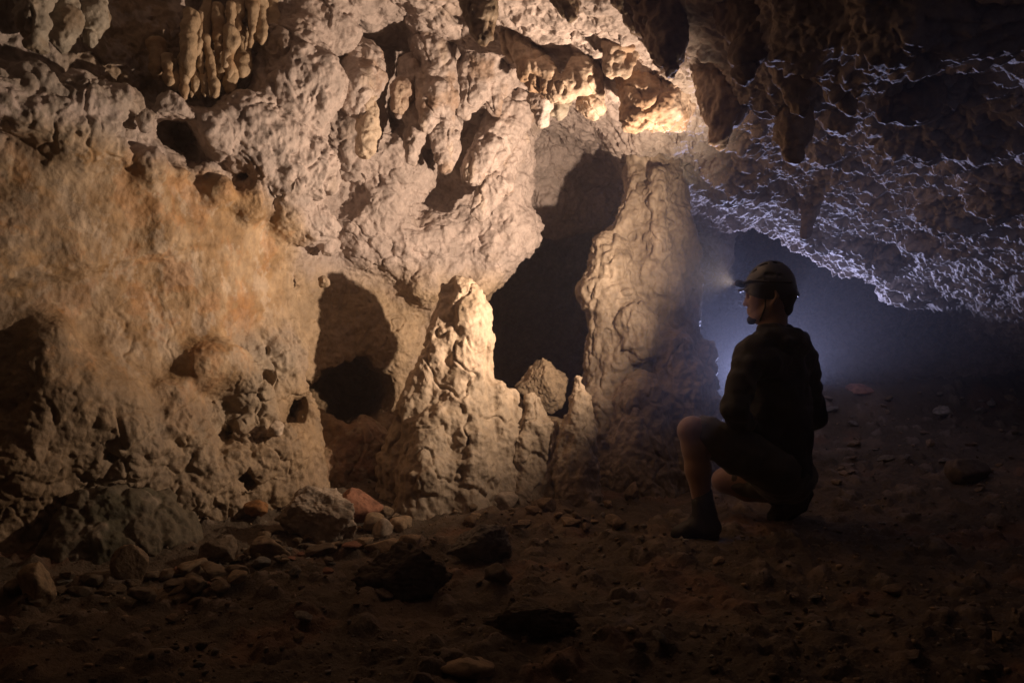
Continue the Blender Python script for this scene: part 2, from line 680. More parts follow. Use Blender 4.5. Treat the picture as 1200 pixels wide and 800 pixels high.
    def region(V):
        pan = np.zeros(len(V), np.float32)
        for p, r in panel_p:
            pan = np.maximum(pan, blob_weight(V, p, r, 0.35))
        pan *= sstep(1.72, 1.55, V[:, 2] + 0.12 * (V[:, 0] + 1.4))
        right = sstep(0.5, 1.1, V[:, 0]) * sstep(-0.3, 0.3, V[:, 2] - (ceil_base(V[:, 0], V[:, 1]) - 0.6))
        top = (1 - right) * sstep(1.1, 1.4, V[:, 2] + 0.25 * (V[:, 0] + 1.0) * (V[:, 0] < -1)) * (1 - pan)
        cong = np.maximum(blob_weight(V, W(275, 455, 3.6), 0.34), blob_weight(V, W(330, 430, 3.75), 0.25))
        cong = np.maximum(cong, 0.8 * blob_weight(V, W(200, 540, 3.3), 0.5))
        return pan, right, top, cong * (1 - pan)

    def disp(V, N):
        pan, right, top, cong = region(V)
        base = 0.024 * fbm(V * 5, 3, 31) + 0.012 * fbm(V * 17, 3, 35)
        d = base * (1 - 0.78 * pan)
        wv = V + 0.035 * np.stack([fbm(V * 7, 2, 1), fbm(V * 7, 2, 2), fbm(V * 7, 2, 3)], 1)
        st = np.array([1, 1, 0.62], np.float32)
        pop = 0.040 * (domes(wv * 7.5 * st, 5) - 0.6) - 0.030 * (billow(wv * 8 * st, 3, 15) - 0.3) + 0.012 * (domes(wv * 24, 6) - 0.6)
        keep = sstep(-0.35, 0.15, perlin(V * 2.2, 91) + 0.15)
        d = d + top * pop * (0.35 + 0.65 * keep)
        # chipped, broken faces
        F1, F2, ID = worley(wv * 9, 16)
        G1, G2, IE = worley(wv * 21, 18)
        ed = np.clip((F2 - F1) * 5, 0, 1)
        eg = np.clip((G2 - G1) * 5, 0, 1)
        chip = 0.022 * (ID - 0.5) * ed + 0.012 * (ed - 0.8) + 0.009 * (IE - 0.5) * eg + 0.004 * (eg - 0.8)
        d = d + chip * np.clip(1.1 * cong + (0.4 + 0.45 * (1 - keep)) * top + 0.35 * (1 - pan) * (1 - top) * (1 - right), 0, 1.2)
        d = d + cong * 0.020 * (domes(wv * 13, 8) - 0.6)
        d = d - right * 1.0 * (scallop(V) - 0.05)
        d = d + right * (0.016 * (domes(wv * 19, 10) - 0.6) + 1.1 * chip + 0.012 * fbm(V * 30, 3, 77))
        # pits
        H1, H2, IH = worley(wv * 26, 19)
        d = d - 0.014 * (1 - pan * 0.85) * (1 - 0.5 * right) * (IH > 0.72) * np.clip(1 - H1 / 0.42, 0, 1)
        # runnels and thin cracks down the panel
        S = V * np.array([9, 9, 4.5], np.float32)
        d = d + pan * (0.009 * fbm(S, 4, 41) + 0.0035 * fbm(V * 40, 2, 43))
        wr = V + 0.12 * np.stack([fbm(V * 5, 3, 47), fbm(V * 5, 3, 48), fbm(V * 5, 3, 49)], 1)
        for sc, sd, am in ((2.6, 45, 0.022), (5.5, 46, 0.012)):
            rid = 1 - np.abs(perlin(wr * sc, sd)) * 26 / sc * 2.2
            d = d - am * np.clip(rid, 0, 1) * (1 - right) * sstep(-0.1, 0.3, perlin(V * 1.8, sd + 9))
        d = d + 0.0035 * fbm(V * 60, 2, 52) * (1 - 0.85 * pan)
        return d
    displace(me, disp)

    V = coords(me)
    pan, right, top, cong = region(V)
    n1 = fbm(V * 3.1, 4, 201)
    n2 = fbm(V * 8.5, 4, 211)
    c = np.tile(TAN * 0.85, (len(V), 1))
    c = mixc(c, PINK, np.clip(top * 1.1 + sstep(0.1, 0.45, n1) * 0.3, 0, 1))
    c = mixc(c, OCHRE * 0.82, pan * 0.9)
    c = mixc(c, TAN * 1.05, pan * sstep(-0.25, 0.3, n2) * 0.75)
    c = mixc(c, CREAM, pan * sstep(0.12, 0.30, fbm(V * np.array([9, 9, 7], np.float32), 7, 221, 0.66)) * 0.6)
    c = mixc(c, ORANGE, pan * sstep(0.20, 0.34, fbm(V * np.array([5, 5, 4.2], np.float32), 7, 231, 0.66)) * 0.38)
    for p, r, col, k in [(W(305, 365, 3.68), 0.16, ORANGE, 0.85), (W(290, 240, 3.55), 0.16, OCHRE, 0.8), (W(160, 30, 3.6), 0.36, BROWN * 1.25, 0.8),
                         (W(130, 90, 3.45), 0.25, BROWN * 1.2, 0.8), (W(230, 490, 3.4), 0.2, ORANGE * 0.9, 0.6), (W(70, 480, 2.85), 0.3, OCHRE * 0.8, 0.6),
                         (W(400, 545, 4.35), 0.34, RED, 0.9), (W(265, 540, 3.4), 0.25, OCHRE * 0.8, 0.6), (W(340, 545, 3.7), 0.15, CREAM * 0.85, 0.7),
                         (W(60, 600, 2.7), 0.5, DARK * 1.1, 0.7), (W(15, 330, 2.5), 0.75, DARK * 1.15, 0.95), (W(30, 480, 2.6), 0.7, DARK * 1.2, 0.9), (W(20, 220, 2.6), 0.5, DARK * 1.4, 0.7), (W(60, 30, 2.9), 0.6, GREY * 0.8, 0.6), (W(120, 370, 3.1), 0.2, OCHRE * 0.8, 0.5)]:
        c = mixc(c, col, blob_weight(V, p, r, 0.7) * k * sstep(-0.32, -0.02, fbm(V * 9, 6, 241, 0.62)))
    wr = V + 0.12 * np.stack([fbm(V * 5, 3, 47), fbm(V * 5, 3, 48), fbm(V * 5, 3, 49)], 1)
    crack = np.clip(1 - np.abs(perlin(wr * 2.6, 45)) * 16, 0, 1) * sstep(-0.1, 0.3, perlin(V * 1.8, 54))
    c = mixc(c, np.array([0.52, 0.42, 0.32]), crack * 0.35 * pan)
    for p, r in ((W(85, 300, 2.9), 0.10), (W(120, 297, 3.02), 0.11), (W(160, 294, 3.14), 0.10), (W(195, 290, 3.27), 0.09), (W(225, 287, 3.36), 0.07)):  # shade under the ledge, painted into the panel colour as dark blobs
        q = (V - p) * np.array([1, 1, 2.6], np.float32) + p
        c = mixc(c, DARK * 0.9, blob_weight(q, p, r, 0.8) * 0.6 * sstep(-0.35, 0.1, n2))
    c = mixc(c, GREY, cong * 0.65)
    c = mixc(c, np.array([0.39, 0.335, 0.295]), right)
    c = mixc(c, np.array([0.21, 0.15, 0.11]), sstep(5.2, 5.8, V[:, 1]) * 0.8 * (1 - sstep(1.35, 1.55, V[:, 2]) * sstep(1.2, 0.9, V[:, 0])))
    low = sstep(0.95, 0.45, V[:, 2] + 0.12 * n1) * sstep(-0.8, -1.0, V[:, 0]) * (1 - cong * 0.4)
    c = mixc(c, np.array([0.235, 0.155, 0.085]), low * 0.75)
    c = mixc(c, BROWN, sstep(0.25, 0.7, n1) * 0.35 * (1 - pan))
    c = c * (1 + 0.22 * n2)[:, None]
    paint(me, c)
    smooth(me)

    # the same sheet of rock in two pieces: the walls and the low ceiling
    nf = len(me.polygons)
    lv = np.empty(len(me.loops), np.int32)
    me.loops.foreach_get('vertex_index', lv)
    Q = lv.reshape(nf, 4)
    cen = V[Q].mean(1)
    NN = normals(me)[Q].mean(1)
    isc = (NN[:, 2] < -0.25) & (cen[:, 2] > ceil_base(cen[:, 0], cen[:, 1]) - 0.45)
    isc |= (cen[:, 0] > 1.0) & (cen[:, 2] > ceil_base(cen[:, 0], cen[:, 1]) - 0.4) & (cen[:, 1] < 6.4)
    Cc = np.empty(len(me.vertices) * 4, np.float32)
    me.attributes['Col'].data.foreach_get('color', Cc)
    Cc = Cc.reshape(-1, 4)[:, :3]
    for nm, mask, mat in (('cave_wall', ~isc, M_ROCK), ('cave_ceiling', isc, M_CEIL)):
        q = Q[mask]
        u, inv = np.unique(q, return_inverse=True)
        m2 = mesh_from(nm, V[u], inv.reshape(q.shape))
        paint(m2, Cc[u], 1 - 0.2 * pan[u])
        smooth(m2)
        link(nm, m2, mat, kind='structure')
    bpy.data.meshes.remove(me)


build_shell()

# ------------------------------------------------------------------ the ground


def ground_z(x, y):
    x = np.atleast_1d(np.asarray(x, np.float32))
    y = np.atleast_1d(np.asarray(y, np.float32))
    P = np.stack([x, y, np.zeros_like(x)], 1)
    flat = np.maximum(np.exp(-((x - 0.82) ** 2 + (y - 3.45) ** 2) / 0.03), np.exp(-((x - 1.25) ** 2 + (y - 3.75) ** 2) / 0.03))
    z = ground_base(x, y) + (0.05 * fbm(P * 1.7, 3, 301) + 0.016 * fbm(P * 7, 3, 305)) * (1 - flat)
    F1, F2, ID = worley(P * 11 + 0.25 * perlin(P * 14, 3)[:, None], 311)
    z += 0.035 * np.sqrt(np.clip(1 - (F1 / (0.25 + 0.35 * ID)) ** 2, 0, 1)) * (ID > 0.55) * ID * (1 - flat)
    F1, F2, ID = worley(P * 30, 313)
    z += 0.010 * np.sqrt(np.clip(1 - (F1 / 0.6) ** 2, 0, 1)) * (ID > 0.4) * (1 - 0.6 * flat)
    G1, G2, IG = worley(P * 17 + 0.3 * perlin(P * 20, 4)[:, None], 317)
    z += (0.010 * (IG - 0.5) * np.clip((G2 - G1) * 4, 0, 1) - 0.012 * np.abs(perlin(P * 13, 318))) * (1 - flat)
    z += 0.006 * fbm(P * 45, 2, 315)
    return z


def build_ground():
    xs = np.arange(-3.1, 4.5, 0.0145)
    ys = np.concatenate([np.arange(0.2, 5.0, 0.0145), np.arange(5.0, 9.1, 0.03)])
    X, Y = np.meshgrid(xs, ys, indexing='ij')
    Z = ground_z(X.ravel(), Y.ravel())
    V = np.stack([X.ravel(), Y.ravel(), Z], 1)
    nx, ny = len(xs), len(ys)
    i = np.arange(nx - 1)[:, None] * ny + np.arange(ny - 1)[None, :]
    Fc = np.stack([i, i + ny, i + ny + 1, i + 1], -1).reshape(-1, 4)
    me = mesh_from('ground', V, Fc)
    n = fbm(V * np.array([3, 3, 3]), 4, 321)
    c = np.tile(np.array([0.105, 0.077, 0.052]), (len(V), 1))
    c = mixc(c, np.array([0.17, 0.12, 0.08]), sstep(0.0, 0.5, n))
    F1, F2, ID = worley(V * np.array([11, 11, 0]), 311)
    c = mixc(c, np.array([0.26, 0.20, 0.15]), ((ID > 0.8) & (F1 < 0.4)) * 0.6)
    c = mixc(c, np.array([0.21, 0.105, 0.06]), sstep(0.2, 0.5, fbm(V * 2.2, 3, 331)) * 0.5)
    paint(me, c)
    smooth(me)
    link('ground', me, M_DIRT, kind='structure')


build_ground()

# ------------------------------------------------------------------ dripstone: stalactites, stalagmites, column


def drip(name, chains, label, cat, h=0.011, k=0.03, col=PINK, col2=None, rough=1.0, flute=0.0, mat=None, group=None, carves=(), seed=0, knob=1.0, lv=1):
    """chains: lists of (px, py, Y, r_px); one closed mesh"""
    P = []
    cc = []
    for ch in chains:
        q = [(W(x, y, d), r / F * d) for x, y, d, r in ch]
        cc.append(q)
        for p, r in q:
            P += [p - r, p + r]
    P = np.array(P)
    lo, hi = P.min(0) - 0.06, P.max(0) + 0.06
    Fd = Field(lo, hi, h)
    for q in cc:
        Fd.chain(q, k)
    for ch in carves:
        Fd.chain([(W(x, y, d), r / F * d) for x, y, d, r in ch], 0.012, True)
    s = seed * 13
    if rough:
        Fd.band(lambda P: rough * (0.030 * fbm(P * 6, 2, 401 + s) + 0.008 * fbm(P * 19, 2, 403 + s)), 0.09)
    V, Fc = Fd.surface()
    me = mesh_from(name, V, Fc)
    if lv:
        me = subdivide(me, lv)

    def disp(V, N):
        side = 1 - np.abs(N[:, 2])
        wv = V + 0.02 * np.stack([perlin(V * 8, 1 + s), perlin(V * 8, 2 + s), perlin(V * 8, 3 + s)], 1)
        d = 0.010 * rough * fbm(V * 26, 3, 411 + s)
        if h > 0.009:
            H1, H2, IH = worley(wv * np.array([24, 24, 15], np.float32), 417 + s)
            d = d - 0.007 * rough * (IH > 0.8) * np.clip(1 - H1 / 0.45, 0, 1)
            wr = V + 0.10 * np.stack([fbm(V * 6, 2, 418), fbm(V * 6, 2, 419), fbm(V * 6, 2, 420)], 1)
            d = d - 0.016 * rough * np.clip(1 - np.abs(perlin(wr * np.array([5.5, 5.5, 3], np.float32), 422 + s)) * 11, 0, 1)
            d = d - (0.009 if cat == 'stalagmite' else 0.018) * rough * (billow(wv * np.array([11, 11, 6], np.float32), 3, 424 + s) - 0.3)
        if knob:
            d = d + knob * (0.020 * (domes(wv * np.array([14, 14, 11], np.float32), 413 + s) - 0.6) + 0.008 * (domes(wv * 34, 415 + s) - 0.6))
        if flute:
            S = (0.5 * V + 0.5 * wv) * np.array([15, 15, 1.5], np.float32)
            S2 = wv * np.array([38, 38, 5], np.float32)
            d = d + flute * side * 0.004 * perlin(wv * np.array([80, 80, 9], np.float32), 427)
            d = d + flute * side * (-0.035 * (0.35 - np.abs(perlin(S, 421 + s))) + 0.010 * perlin(S2, 423 + s))
        return d
    displace(me, disp)
    V = coords(me)
    n = fbm(V * 5, 4, 431 + s)
    c = np.tile(col, (len(V), 1))
    c2 = col * np.array([0.75, 0.65, 0.55]) if col2 is None else col2
    c = mixc(c, c2, sstep(0.0, 0.5, n))
    c = mixc(c, CREAM, sstep(0.25, 0.6, fbm(V * np.array([9, 9, 3]), 3, 441 + s)) * 0.4)
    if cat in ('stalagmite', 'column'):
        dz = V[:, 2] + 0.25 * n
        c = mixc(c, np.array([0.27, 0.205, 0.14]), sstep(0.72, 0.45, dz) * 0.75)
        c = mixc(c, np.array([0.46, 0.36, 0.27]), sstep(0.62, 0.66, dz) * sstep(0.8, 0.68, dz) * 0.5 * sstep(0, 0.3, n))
    c *= (1 + 0.18 * fbm(V * 22, 2, 451 + s))[:, None]
    # object origin at the root
    org = V.mean(0)
    put(me, V - org)
    paint(me, c)
    smooth(me)
    o = link(name, me, mat or M_DRIP, None, label, cat, group)
    o.location = [float(v) for v in org]
    return o


# the tall stalagmite in the middle
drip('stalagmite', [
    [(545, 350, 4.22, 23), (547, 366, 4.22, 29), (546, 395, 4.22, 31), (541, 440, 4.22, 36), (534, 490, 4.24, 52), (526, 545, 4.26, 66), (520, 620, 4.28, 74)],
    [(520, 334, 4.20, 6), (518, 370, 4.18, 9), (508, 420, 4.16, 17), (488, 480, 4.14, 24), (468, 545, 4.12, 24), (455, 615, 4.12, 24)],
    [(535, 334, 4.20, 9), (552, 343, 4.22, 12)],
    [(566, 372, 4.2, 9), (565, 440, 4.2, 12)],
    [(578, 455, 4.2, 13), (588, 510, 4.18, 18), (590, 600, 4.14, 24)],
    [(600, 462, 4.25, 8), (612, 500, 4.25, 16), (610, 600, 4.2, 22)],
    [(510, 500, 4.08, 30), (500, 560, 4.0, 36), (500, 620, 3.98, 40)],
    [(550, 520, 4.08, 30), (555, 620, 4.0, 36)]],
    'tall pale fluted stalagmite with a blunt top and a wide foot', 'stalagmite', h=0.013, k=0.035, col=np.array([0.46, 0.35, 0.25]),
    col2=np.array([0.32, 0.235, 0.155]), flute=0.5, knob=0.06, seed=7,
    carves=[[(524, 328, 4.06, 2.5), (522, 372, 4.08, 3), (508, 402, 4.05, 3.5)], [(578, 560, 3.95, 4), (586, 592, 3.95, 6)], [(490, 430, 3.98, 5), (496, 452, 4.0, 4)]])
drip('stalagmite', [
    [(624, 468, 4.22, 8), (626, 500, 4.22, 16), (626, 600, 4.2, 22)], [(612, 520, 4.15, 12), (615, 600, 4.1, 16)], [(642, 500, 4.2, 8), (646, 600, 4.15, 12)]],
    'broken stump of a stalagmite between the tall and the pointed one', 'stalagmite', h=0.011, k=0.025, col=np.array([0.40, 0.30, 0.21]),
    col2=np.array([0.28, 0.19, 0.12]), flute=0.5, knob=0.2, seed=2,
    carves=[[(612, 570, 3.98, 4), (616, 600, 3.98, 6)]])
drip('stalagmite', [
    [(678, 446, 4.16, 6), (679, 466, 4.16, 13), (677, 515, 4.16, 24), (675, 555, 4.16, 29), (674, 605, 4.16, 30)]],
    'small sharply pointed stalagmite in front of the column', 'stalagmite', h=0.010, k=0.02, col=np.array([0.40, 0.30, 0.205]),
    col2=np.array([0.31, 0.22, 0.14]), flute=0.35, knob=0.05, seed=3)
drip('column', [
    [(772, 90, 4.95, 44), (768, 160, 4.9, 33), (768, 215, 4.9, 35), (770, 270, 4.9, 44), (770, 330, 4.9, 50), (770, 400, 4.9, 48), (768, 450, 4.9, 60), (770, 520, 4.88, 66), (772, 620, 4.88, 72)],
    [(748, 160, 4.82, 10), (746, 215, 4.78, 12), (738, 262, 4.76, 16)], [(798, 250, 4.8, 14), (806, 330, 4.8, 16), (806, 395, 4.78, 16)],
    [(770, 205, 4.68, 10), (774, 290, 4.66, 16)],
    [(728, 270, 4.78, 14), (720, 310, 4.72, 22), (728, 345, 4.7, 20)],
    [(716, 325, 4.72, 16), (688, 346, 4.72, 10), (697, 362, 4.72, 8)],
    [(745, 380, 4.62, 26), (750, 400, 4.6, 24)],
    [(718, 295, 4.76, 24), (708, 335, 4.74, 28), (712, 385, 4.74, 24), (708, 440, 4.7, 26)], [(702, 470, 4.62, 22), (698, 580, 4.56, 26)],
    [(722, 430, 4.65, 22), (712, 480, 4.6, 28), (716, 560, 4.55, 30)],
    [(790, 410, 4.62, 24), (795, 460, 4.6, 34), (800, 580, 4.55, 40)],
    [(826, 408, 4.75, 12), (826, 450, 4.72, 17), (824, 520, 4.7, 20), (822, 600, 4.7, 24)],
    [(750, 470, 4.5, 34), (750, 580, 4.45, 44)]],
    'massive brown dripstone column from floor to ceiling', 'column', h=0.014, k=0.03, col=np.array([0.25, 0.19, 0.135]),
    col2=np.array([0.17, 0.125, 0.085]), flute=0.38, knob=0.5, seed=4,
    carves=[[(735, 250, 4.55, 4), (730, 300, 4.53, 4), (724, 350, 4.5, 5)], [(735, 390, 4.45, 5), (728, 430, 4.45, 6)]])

B2 = np.array([0.36, 0.27, 0.20])
GB = np.array([0.26, 0.19, 0.13])
STAL = [
    ([[(600, 130, 4.62, 26), (575, 175, 4.5, 22), (553, 205, 4.45, 12)]], 'fat leaning lobe of pale rock ending above the dark slit', PINK),
    ([[(590, 170, 4.7, 26), (578, 215, 4.62, 20), (563, 248, 4.58, 11)]], 'knobbly pale lobe directly under the fat leaning lobe', PINK),
    ([[(575, 20, 4.5, 42), (565, 80, 4.4, 32), (546, 130, 4.35, 11)], [(585, 70, 4.42, 22), (579, 128, 4.38, 9)]], 'broad pale stalactite with two blunt teeth', PINK),
    ([[(505, 0, 4.35, 34), (510, 60, 4.28, 26), (512, 110, 4.22, 22), (500, 146, 4.2, 11)], [(520, 90, 4.25, 16), (522, 142, 4.22, 9)]], 'long pale stalactite hanging right of the black upper hollow', PINK),
    ([[(478, 80, 4.25, 16), (474, 105, 4.2, 11), (466, 132, 4.18, 7)]], 'short pale tooth at the lower end of the black upper hollow', PINK * 1.05),
    ([[(425, 80, 4.1, 28), (418, 110, 4.0, 22), (420, 130, 4.0, 12)]], 'round pale bulge with a thin post below it', PINK),
    ([[(433, 120, 4.02, 12), (434, 150, 4.02, 8), (431, 176, 4.05, 10)]], 'thin pale post of dripstone under the round bulge', CREAM * 0.95),
    ([[(490, 130, 4.3, 16), (486, 165, 4.28, 11), (484, 186, 4.28, 7)]], 'slim pale stalactite in the middle of the bulging rock', PINK),
    ([[(520, 140, 4.5, 20), (523, 170, 4.42, 16), (520, 195, 4.4, 8)]], 'stubby pale stalactite left of the dark slit', PINK),
    ([[(600, 0, 4.0, 22), (612, 45, 3.9, 17), (628, 85, 3.82, 18), (655, 112, 3.78, 13)], [(700, 0, 3.9, 26), (694, 50, 3.85, 18), (682, 90, 3.8, 18), (660, 112, 3.78, 14)], [(640, -10, 4.1, 40), (650, 20, 4.1, 24)]], 'horseshoe of knobbly lobes round a dark pocket', B2 * 1.12),
    ([[(634, 90, 3.98, 18), (634, 120, 3.95, 12), (636, 144, 3.94, 7)]], 'short blunt stalactite under the horseshoe of lobes', PINK),
    ([[(657, 100, 4.1, 16), (656, 130, 4.08, 8), (656, 140, 4.08, 5)]], 'little grey stalactite behind the horseshoe of lobes', GREY),
    ([[(690, 60, 4.0, 20), (692, 100, 3.92, 15), (692, 126, 3.9, 15)]], 'smooth round ended stalactite right of the horseshoe', B2 * 1.1),
    ([[(735, 20, 3.7, 30), (725, 60, 3.62, 18), (715, 85, 3.6, 9)], [(735, 50, 3.62, 16), (733, 84, 3.6, 10)]], 'hollow brown lobe with a thin bright rim above the rough bulge', B2),
    ([[(735, 60, 3.9, 26), (750, 115, 3.75, 24), (745, 138, 3.72, 15)], [(790, 80, 3.8, 34), (775, 125, 3.74, 24)], [(800, 110, 3.85, 20), (795, 140, 3.82, 14)]], 'rough brown bulge hanging over the column', B2 * 1.12),
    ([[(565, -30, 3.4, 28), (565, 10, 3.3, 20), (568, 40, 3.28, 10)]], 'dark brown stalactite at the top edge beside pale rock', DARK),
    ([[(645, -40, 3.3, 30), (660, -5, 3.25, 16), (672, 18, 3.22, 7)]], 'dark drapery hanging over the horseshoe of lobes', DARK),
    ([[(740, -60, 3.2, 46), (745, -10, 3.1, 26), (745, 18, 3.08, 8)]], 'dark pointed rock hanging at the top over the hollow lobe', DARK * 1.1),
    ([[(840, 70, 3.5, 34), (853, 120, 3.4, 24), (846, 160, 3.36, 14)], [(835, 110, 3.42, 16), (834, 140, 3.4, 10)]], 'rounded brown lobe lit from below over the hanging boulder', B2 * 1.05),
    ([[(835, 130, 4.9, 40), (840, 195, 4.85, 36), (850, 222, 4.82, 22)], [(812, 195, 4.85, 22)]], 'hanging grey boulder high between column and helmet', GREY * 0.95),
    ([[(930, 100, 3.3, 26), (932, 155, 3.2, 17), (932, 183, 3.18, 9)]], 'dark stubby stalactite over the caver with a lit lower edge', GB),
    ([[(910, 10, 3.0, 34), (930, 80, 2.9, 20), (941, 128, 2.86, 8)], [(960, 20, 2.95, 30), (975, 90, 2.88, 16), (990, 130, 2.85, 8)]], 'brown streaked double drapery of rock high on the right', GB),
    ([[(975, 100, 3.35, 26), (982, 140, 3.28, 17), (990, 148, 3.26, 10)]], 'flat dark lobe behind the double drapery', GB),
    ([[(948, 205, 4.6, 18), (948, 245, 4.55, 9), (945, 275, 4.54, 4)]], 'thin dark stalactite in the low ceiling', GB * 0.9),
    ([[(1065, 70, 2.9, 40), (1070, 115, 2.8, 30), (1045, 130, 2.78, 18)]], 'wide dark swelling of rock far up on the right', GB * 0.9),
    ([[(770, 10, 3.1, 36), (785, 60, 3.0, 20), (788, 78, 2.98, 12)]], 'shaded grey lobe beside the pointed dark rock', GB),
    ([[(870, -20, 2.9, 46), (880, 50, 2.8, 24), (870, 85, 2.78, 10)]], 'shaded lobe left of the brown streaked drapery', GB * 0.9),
    ([[(840, 275, 6.4, 24), (848, 300, 6.4, 12), (850, 322, 6.4, 4)]], 'pale pointed stalactite in the misty passage beside the column', GREY),
    ([[(35, -20, 3.0, 32), (40, 20, 2.95, 20), (44, 48, 2.93, 11)]], 'grey flowstone lobe in the upper left corner', GREY),
    ([[(78, -20, 3.2, 28), (76, 25, 3.15, 17), (72, 48, 3.14, 9)]], 'grey flowstone lobe between the corner lobe and the long one', GREY * 1.05),
    ([[(108, -30, 3.3, 26), (106, 20, 3.22, 17), (106, 46, 3.2, 9)]], 'long grey flowstone lobe left of the brown recess', GREY * 1.1),
]
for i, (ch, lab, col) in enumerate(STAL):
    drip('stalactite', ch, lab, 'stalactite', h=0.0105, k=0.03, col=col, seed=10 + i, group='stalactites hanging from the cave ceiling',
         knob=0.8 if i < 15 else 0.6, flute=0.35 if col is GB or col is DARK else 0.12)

# the fringe of thin drips under the brown recess
DR = [(222, 30, 222, 98, 7, 'left end of the fringe, beside the brown recess'), (230, 45, 238, 88, 4, None), (243, 20, 234, 62, 5, None), (241, 60, 252, 112, 5, None),
      (255, 25, 256, 66, 4, None), (262, 55, 258, 92, 6, None), (270, 20, 268, 92, 5, None), (279, 12, 277, 50, 6, None), (285, 55, 284, 90, 9, 'thick'),
      (296, 15, 293, 58, 6, None), (306, 15, 307, 52, 6, None), (317, 15, 318, 48, 8, 'right'), (217, 70, 217, 116, 4, None), (225, 80, 225, 118, 4, None),
      (232, 82, 233, 117, 4, None), (239, 84, 241, 116, 4, None), (275, 84, 266, 112, 6, None), (186, 70, 184, 94, 9, 'round'), (196, 82, 197, 102, 6, None), (206, 86, 207, 104, 5, None), (214, 84, 213, 112, 4, None), (228, 84, 228, 119, 3, None), (246, 84, 247, 114, 4, None), (248, 40, 247, 74, 3, None), (267, 30, 264, 76, 3, None), (289, 20, 288, 60, 4, None), (301, 14, 300, 50, 3, None), (236, 30, 229, 70, 3, None)]
LB = {0: 'long brown drip at the left end of the drip fringe', 8: 'thickest pale drip in the right half of the fringe', 11: 'stout drip at the right end of the fringe',
      17: 'rounded stub left below the fringe', 16: 'pale slanting drip touching the swollen rock under the fringe'}
for i, (x0, y0, x1, y1, r, _) in enumerate(DR):
    d = 3.30 + 0.0026 * (x0 - 180) + (i % 3) * 0.04
    lab = LB.get(i) or ('thin brown drip in the hanging fringe under the ceiling' if i < 12 or i > 22 else 'short drip in the low row under the hanging fringe')
    drip('stalactite', [[(x0, y0 - 14, d + 0.06, r * 1.25), ((x0 + x1) / 2 + (i % 2) * 2 - 1, (y0 + y1) / 2, d, r), ((x0 + 3 * x1) / 4, (y0 + 3 * y1) / 4, d - 0.01, r * 0.8), (x1, y1 - r * 0.3, d - 0.01, r * 0.32)]], lab, 'stalactite',
         h=0.007, k=0.012, col=TAN * 0.9, seed=60 + i, group='fringe of thin drips under the upper left ceiling' if i < 12 or i > 22 else 'low row of short drips under the fringe', rough=0.7, knob=0.35, flute=0.3, lv=0)

# ------------------------------------------------------------------ loose rocks


def ico(sub):
    bm_ = bpy.data.meshes.new('ico')
    import bmesh
    b = bmesh.new()
    bmesh.ops.create_icosphere(b, subdivisions=sub, radius=1)
    b.to_mesh(bm_)
    b.free()
    return bm_


def rock_mesh(name, seed, sub=4, planes=11, edge=0.06, noise=0.06, col=BROWN, col2=None, size=(1, 1, 1), detail=1.0, boxy=False):
    rg = np.random.default_rng(seed)
    me = ico(sub)
    me.name = name
    D = coords(me)
    D /= np.linalg.norm(D, axis=1)[:, None]
    r = np.full(len(D), 1.25)
    n = rg.normal(size=(planes, 3))
    n /= np.linalg.norm(n, axis=1)[:, None]
    hh = rg.uniform(0.62, 1.0, planes)
    if boxy:
        ex = np.array([[1, .1, .1], [-1, .15, .05], [.1, -1, .12], [0, 0, 1]])
        n = np.concatenate([n, ex / np.linalg.norm(ex, axis=1)[:, None]])
        hh = np.concatenate([hh * 0.3 + 0.85, [0.86, 0.88, 0.7, 0.62]])
        planes += 4
    for i in range(planes):
        dt = D @ n[i]
        q = np.where(dt > 0.12, hh[i] / np.maximum(dt, 0.12), 9)
        r = smin(r, q, edge)
    V = D * r[:, None]
    V = V * (1 + noise * fbm(V * 1.7 + seed, 4, seed) + 0.4 * noise * fbm(V * 7 + seed, 3, seed + 5) * detail)[:, None]
    if sub >= 5:
        G1, G2, IG = worley(V * 4.5 + seed, seed + 3)
        V = V * (1 + 0.05 * (IG - 0.5) * np.clip((G2 - G1) * 5, 0, 1) - 0.02 * (1 - np.clip((G2 - G1) * 7, 0, 1)))[:, None]
    V = V * np.array(size)
    V = V - np.array([0, 0, V[:, 2].min()])
    put(me, V)
    Q = V / max(size)
    nn = fbm(Q * 2.5 + seed, 4, seed + 9)
    c = np.tile(col, (len(V), 1))
    c = mixc(c, col * 0.65 if col2 is None else col2, sstep(-0.05, 0.4, nn))
    c *= (1 + 0.2 * fbm(Q * 9 + seed, 3, seed + 12))[:, None]
    paint(me, c)
    smooth(me)
    return me


WARMSTONE = np.array([0.36, 0.25, 0.15])


def rest(px, py):
    """where the ray through photograph pixel (px, py) meets the ground"""
    Y = np.linspace(1.2, 8.5, 500)
    x = (px - 600) / F * Y
    z = CAM_Z - (py - 400) / F * Y
    g = ground_z(x, Y)
    hit = np.nonzero(z < g)[0]
    k = hit[0] if len(hit) else 480
    return float(x[k]), float(Y[k]), float(g[k])


def boulder(px, py, wpx, hpx, label, col, seed, name='rock', depth=0.8, rot=0.0, at=None, sub=4, planes=11, group=None, noise=0.06, edge=0.06, sink=0.5, boxy=False):
    """py is the foot of the stone in the photograph"""
    x, y, z = rest(px, py) if at is None else at
    sx = wpx / F * y * 0.5
    sz = hpx / F * y * 0.5
    me = rock_mesh(name, seed, sub, planes, edge, noise, col, None, (sx / 0.95, sx * depth, sz / 0.85 * (1 + sink * 0.62)), 1.0, boxy)
    o = link(name, me, M_STONE, None, label, 'rock', group)
    o.location = (x, y + sx * depth * 0.7, z - 2 * sz * sink * 0.62)
    o.rotation_euler = (0, 0, rot)
    return o


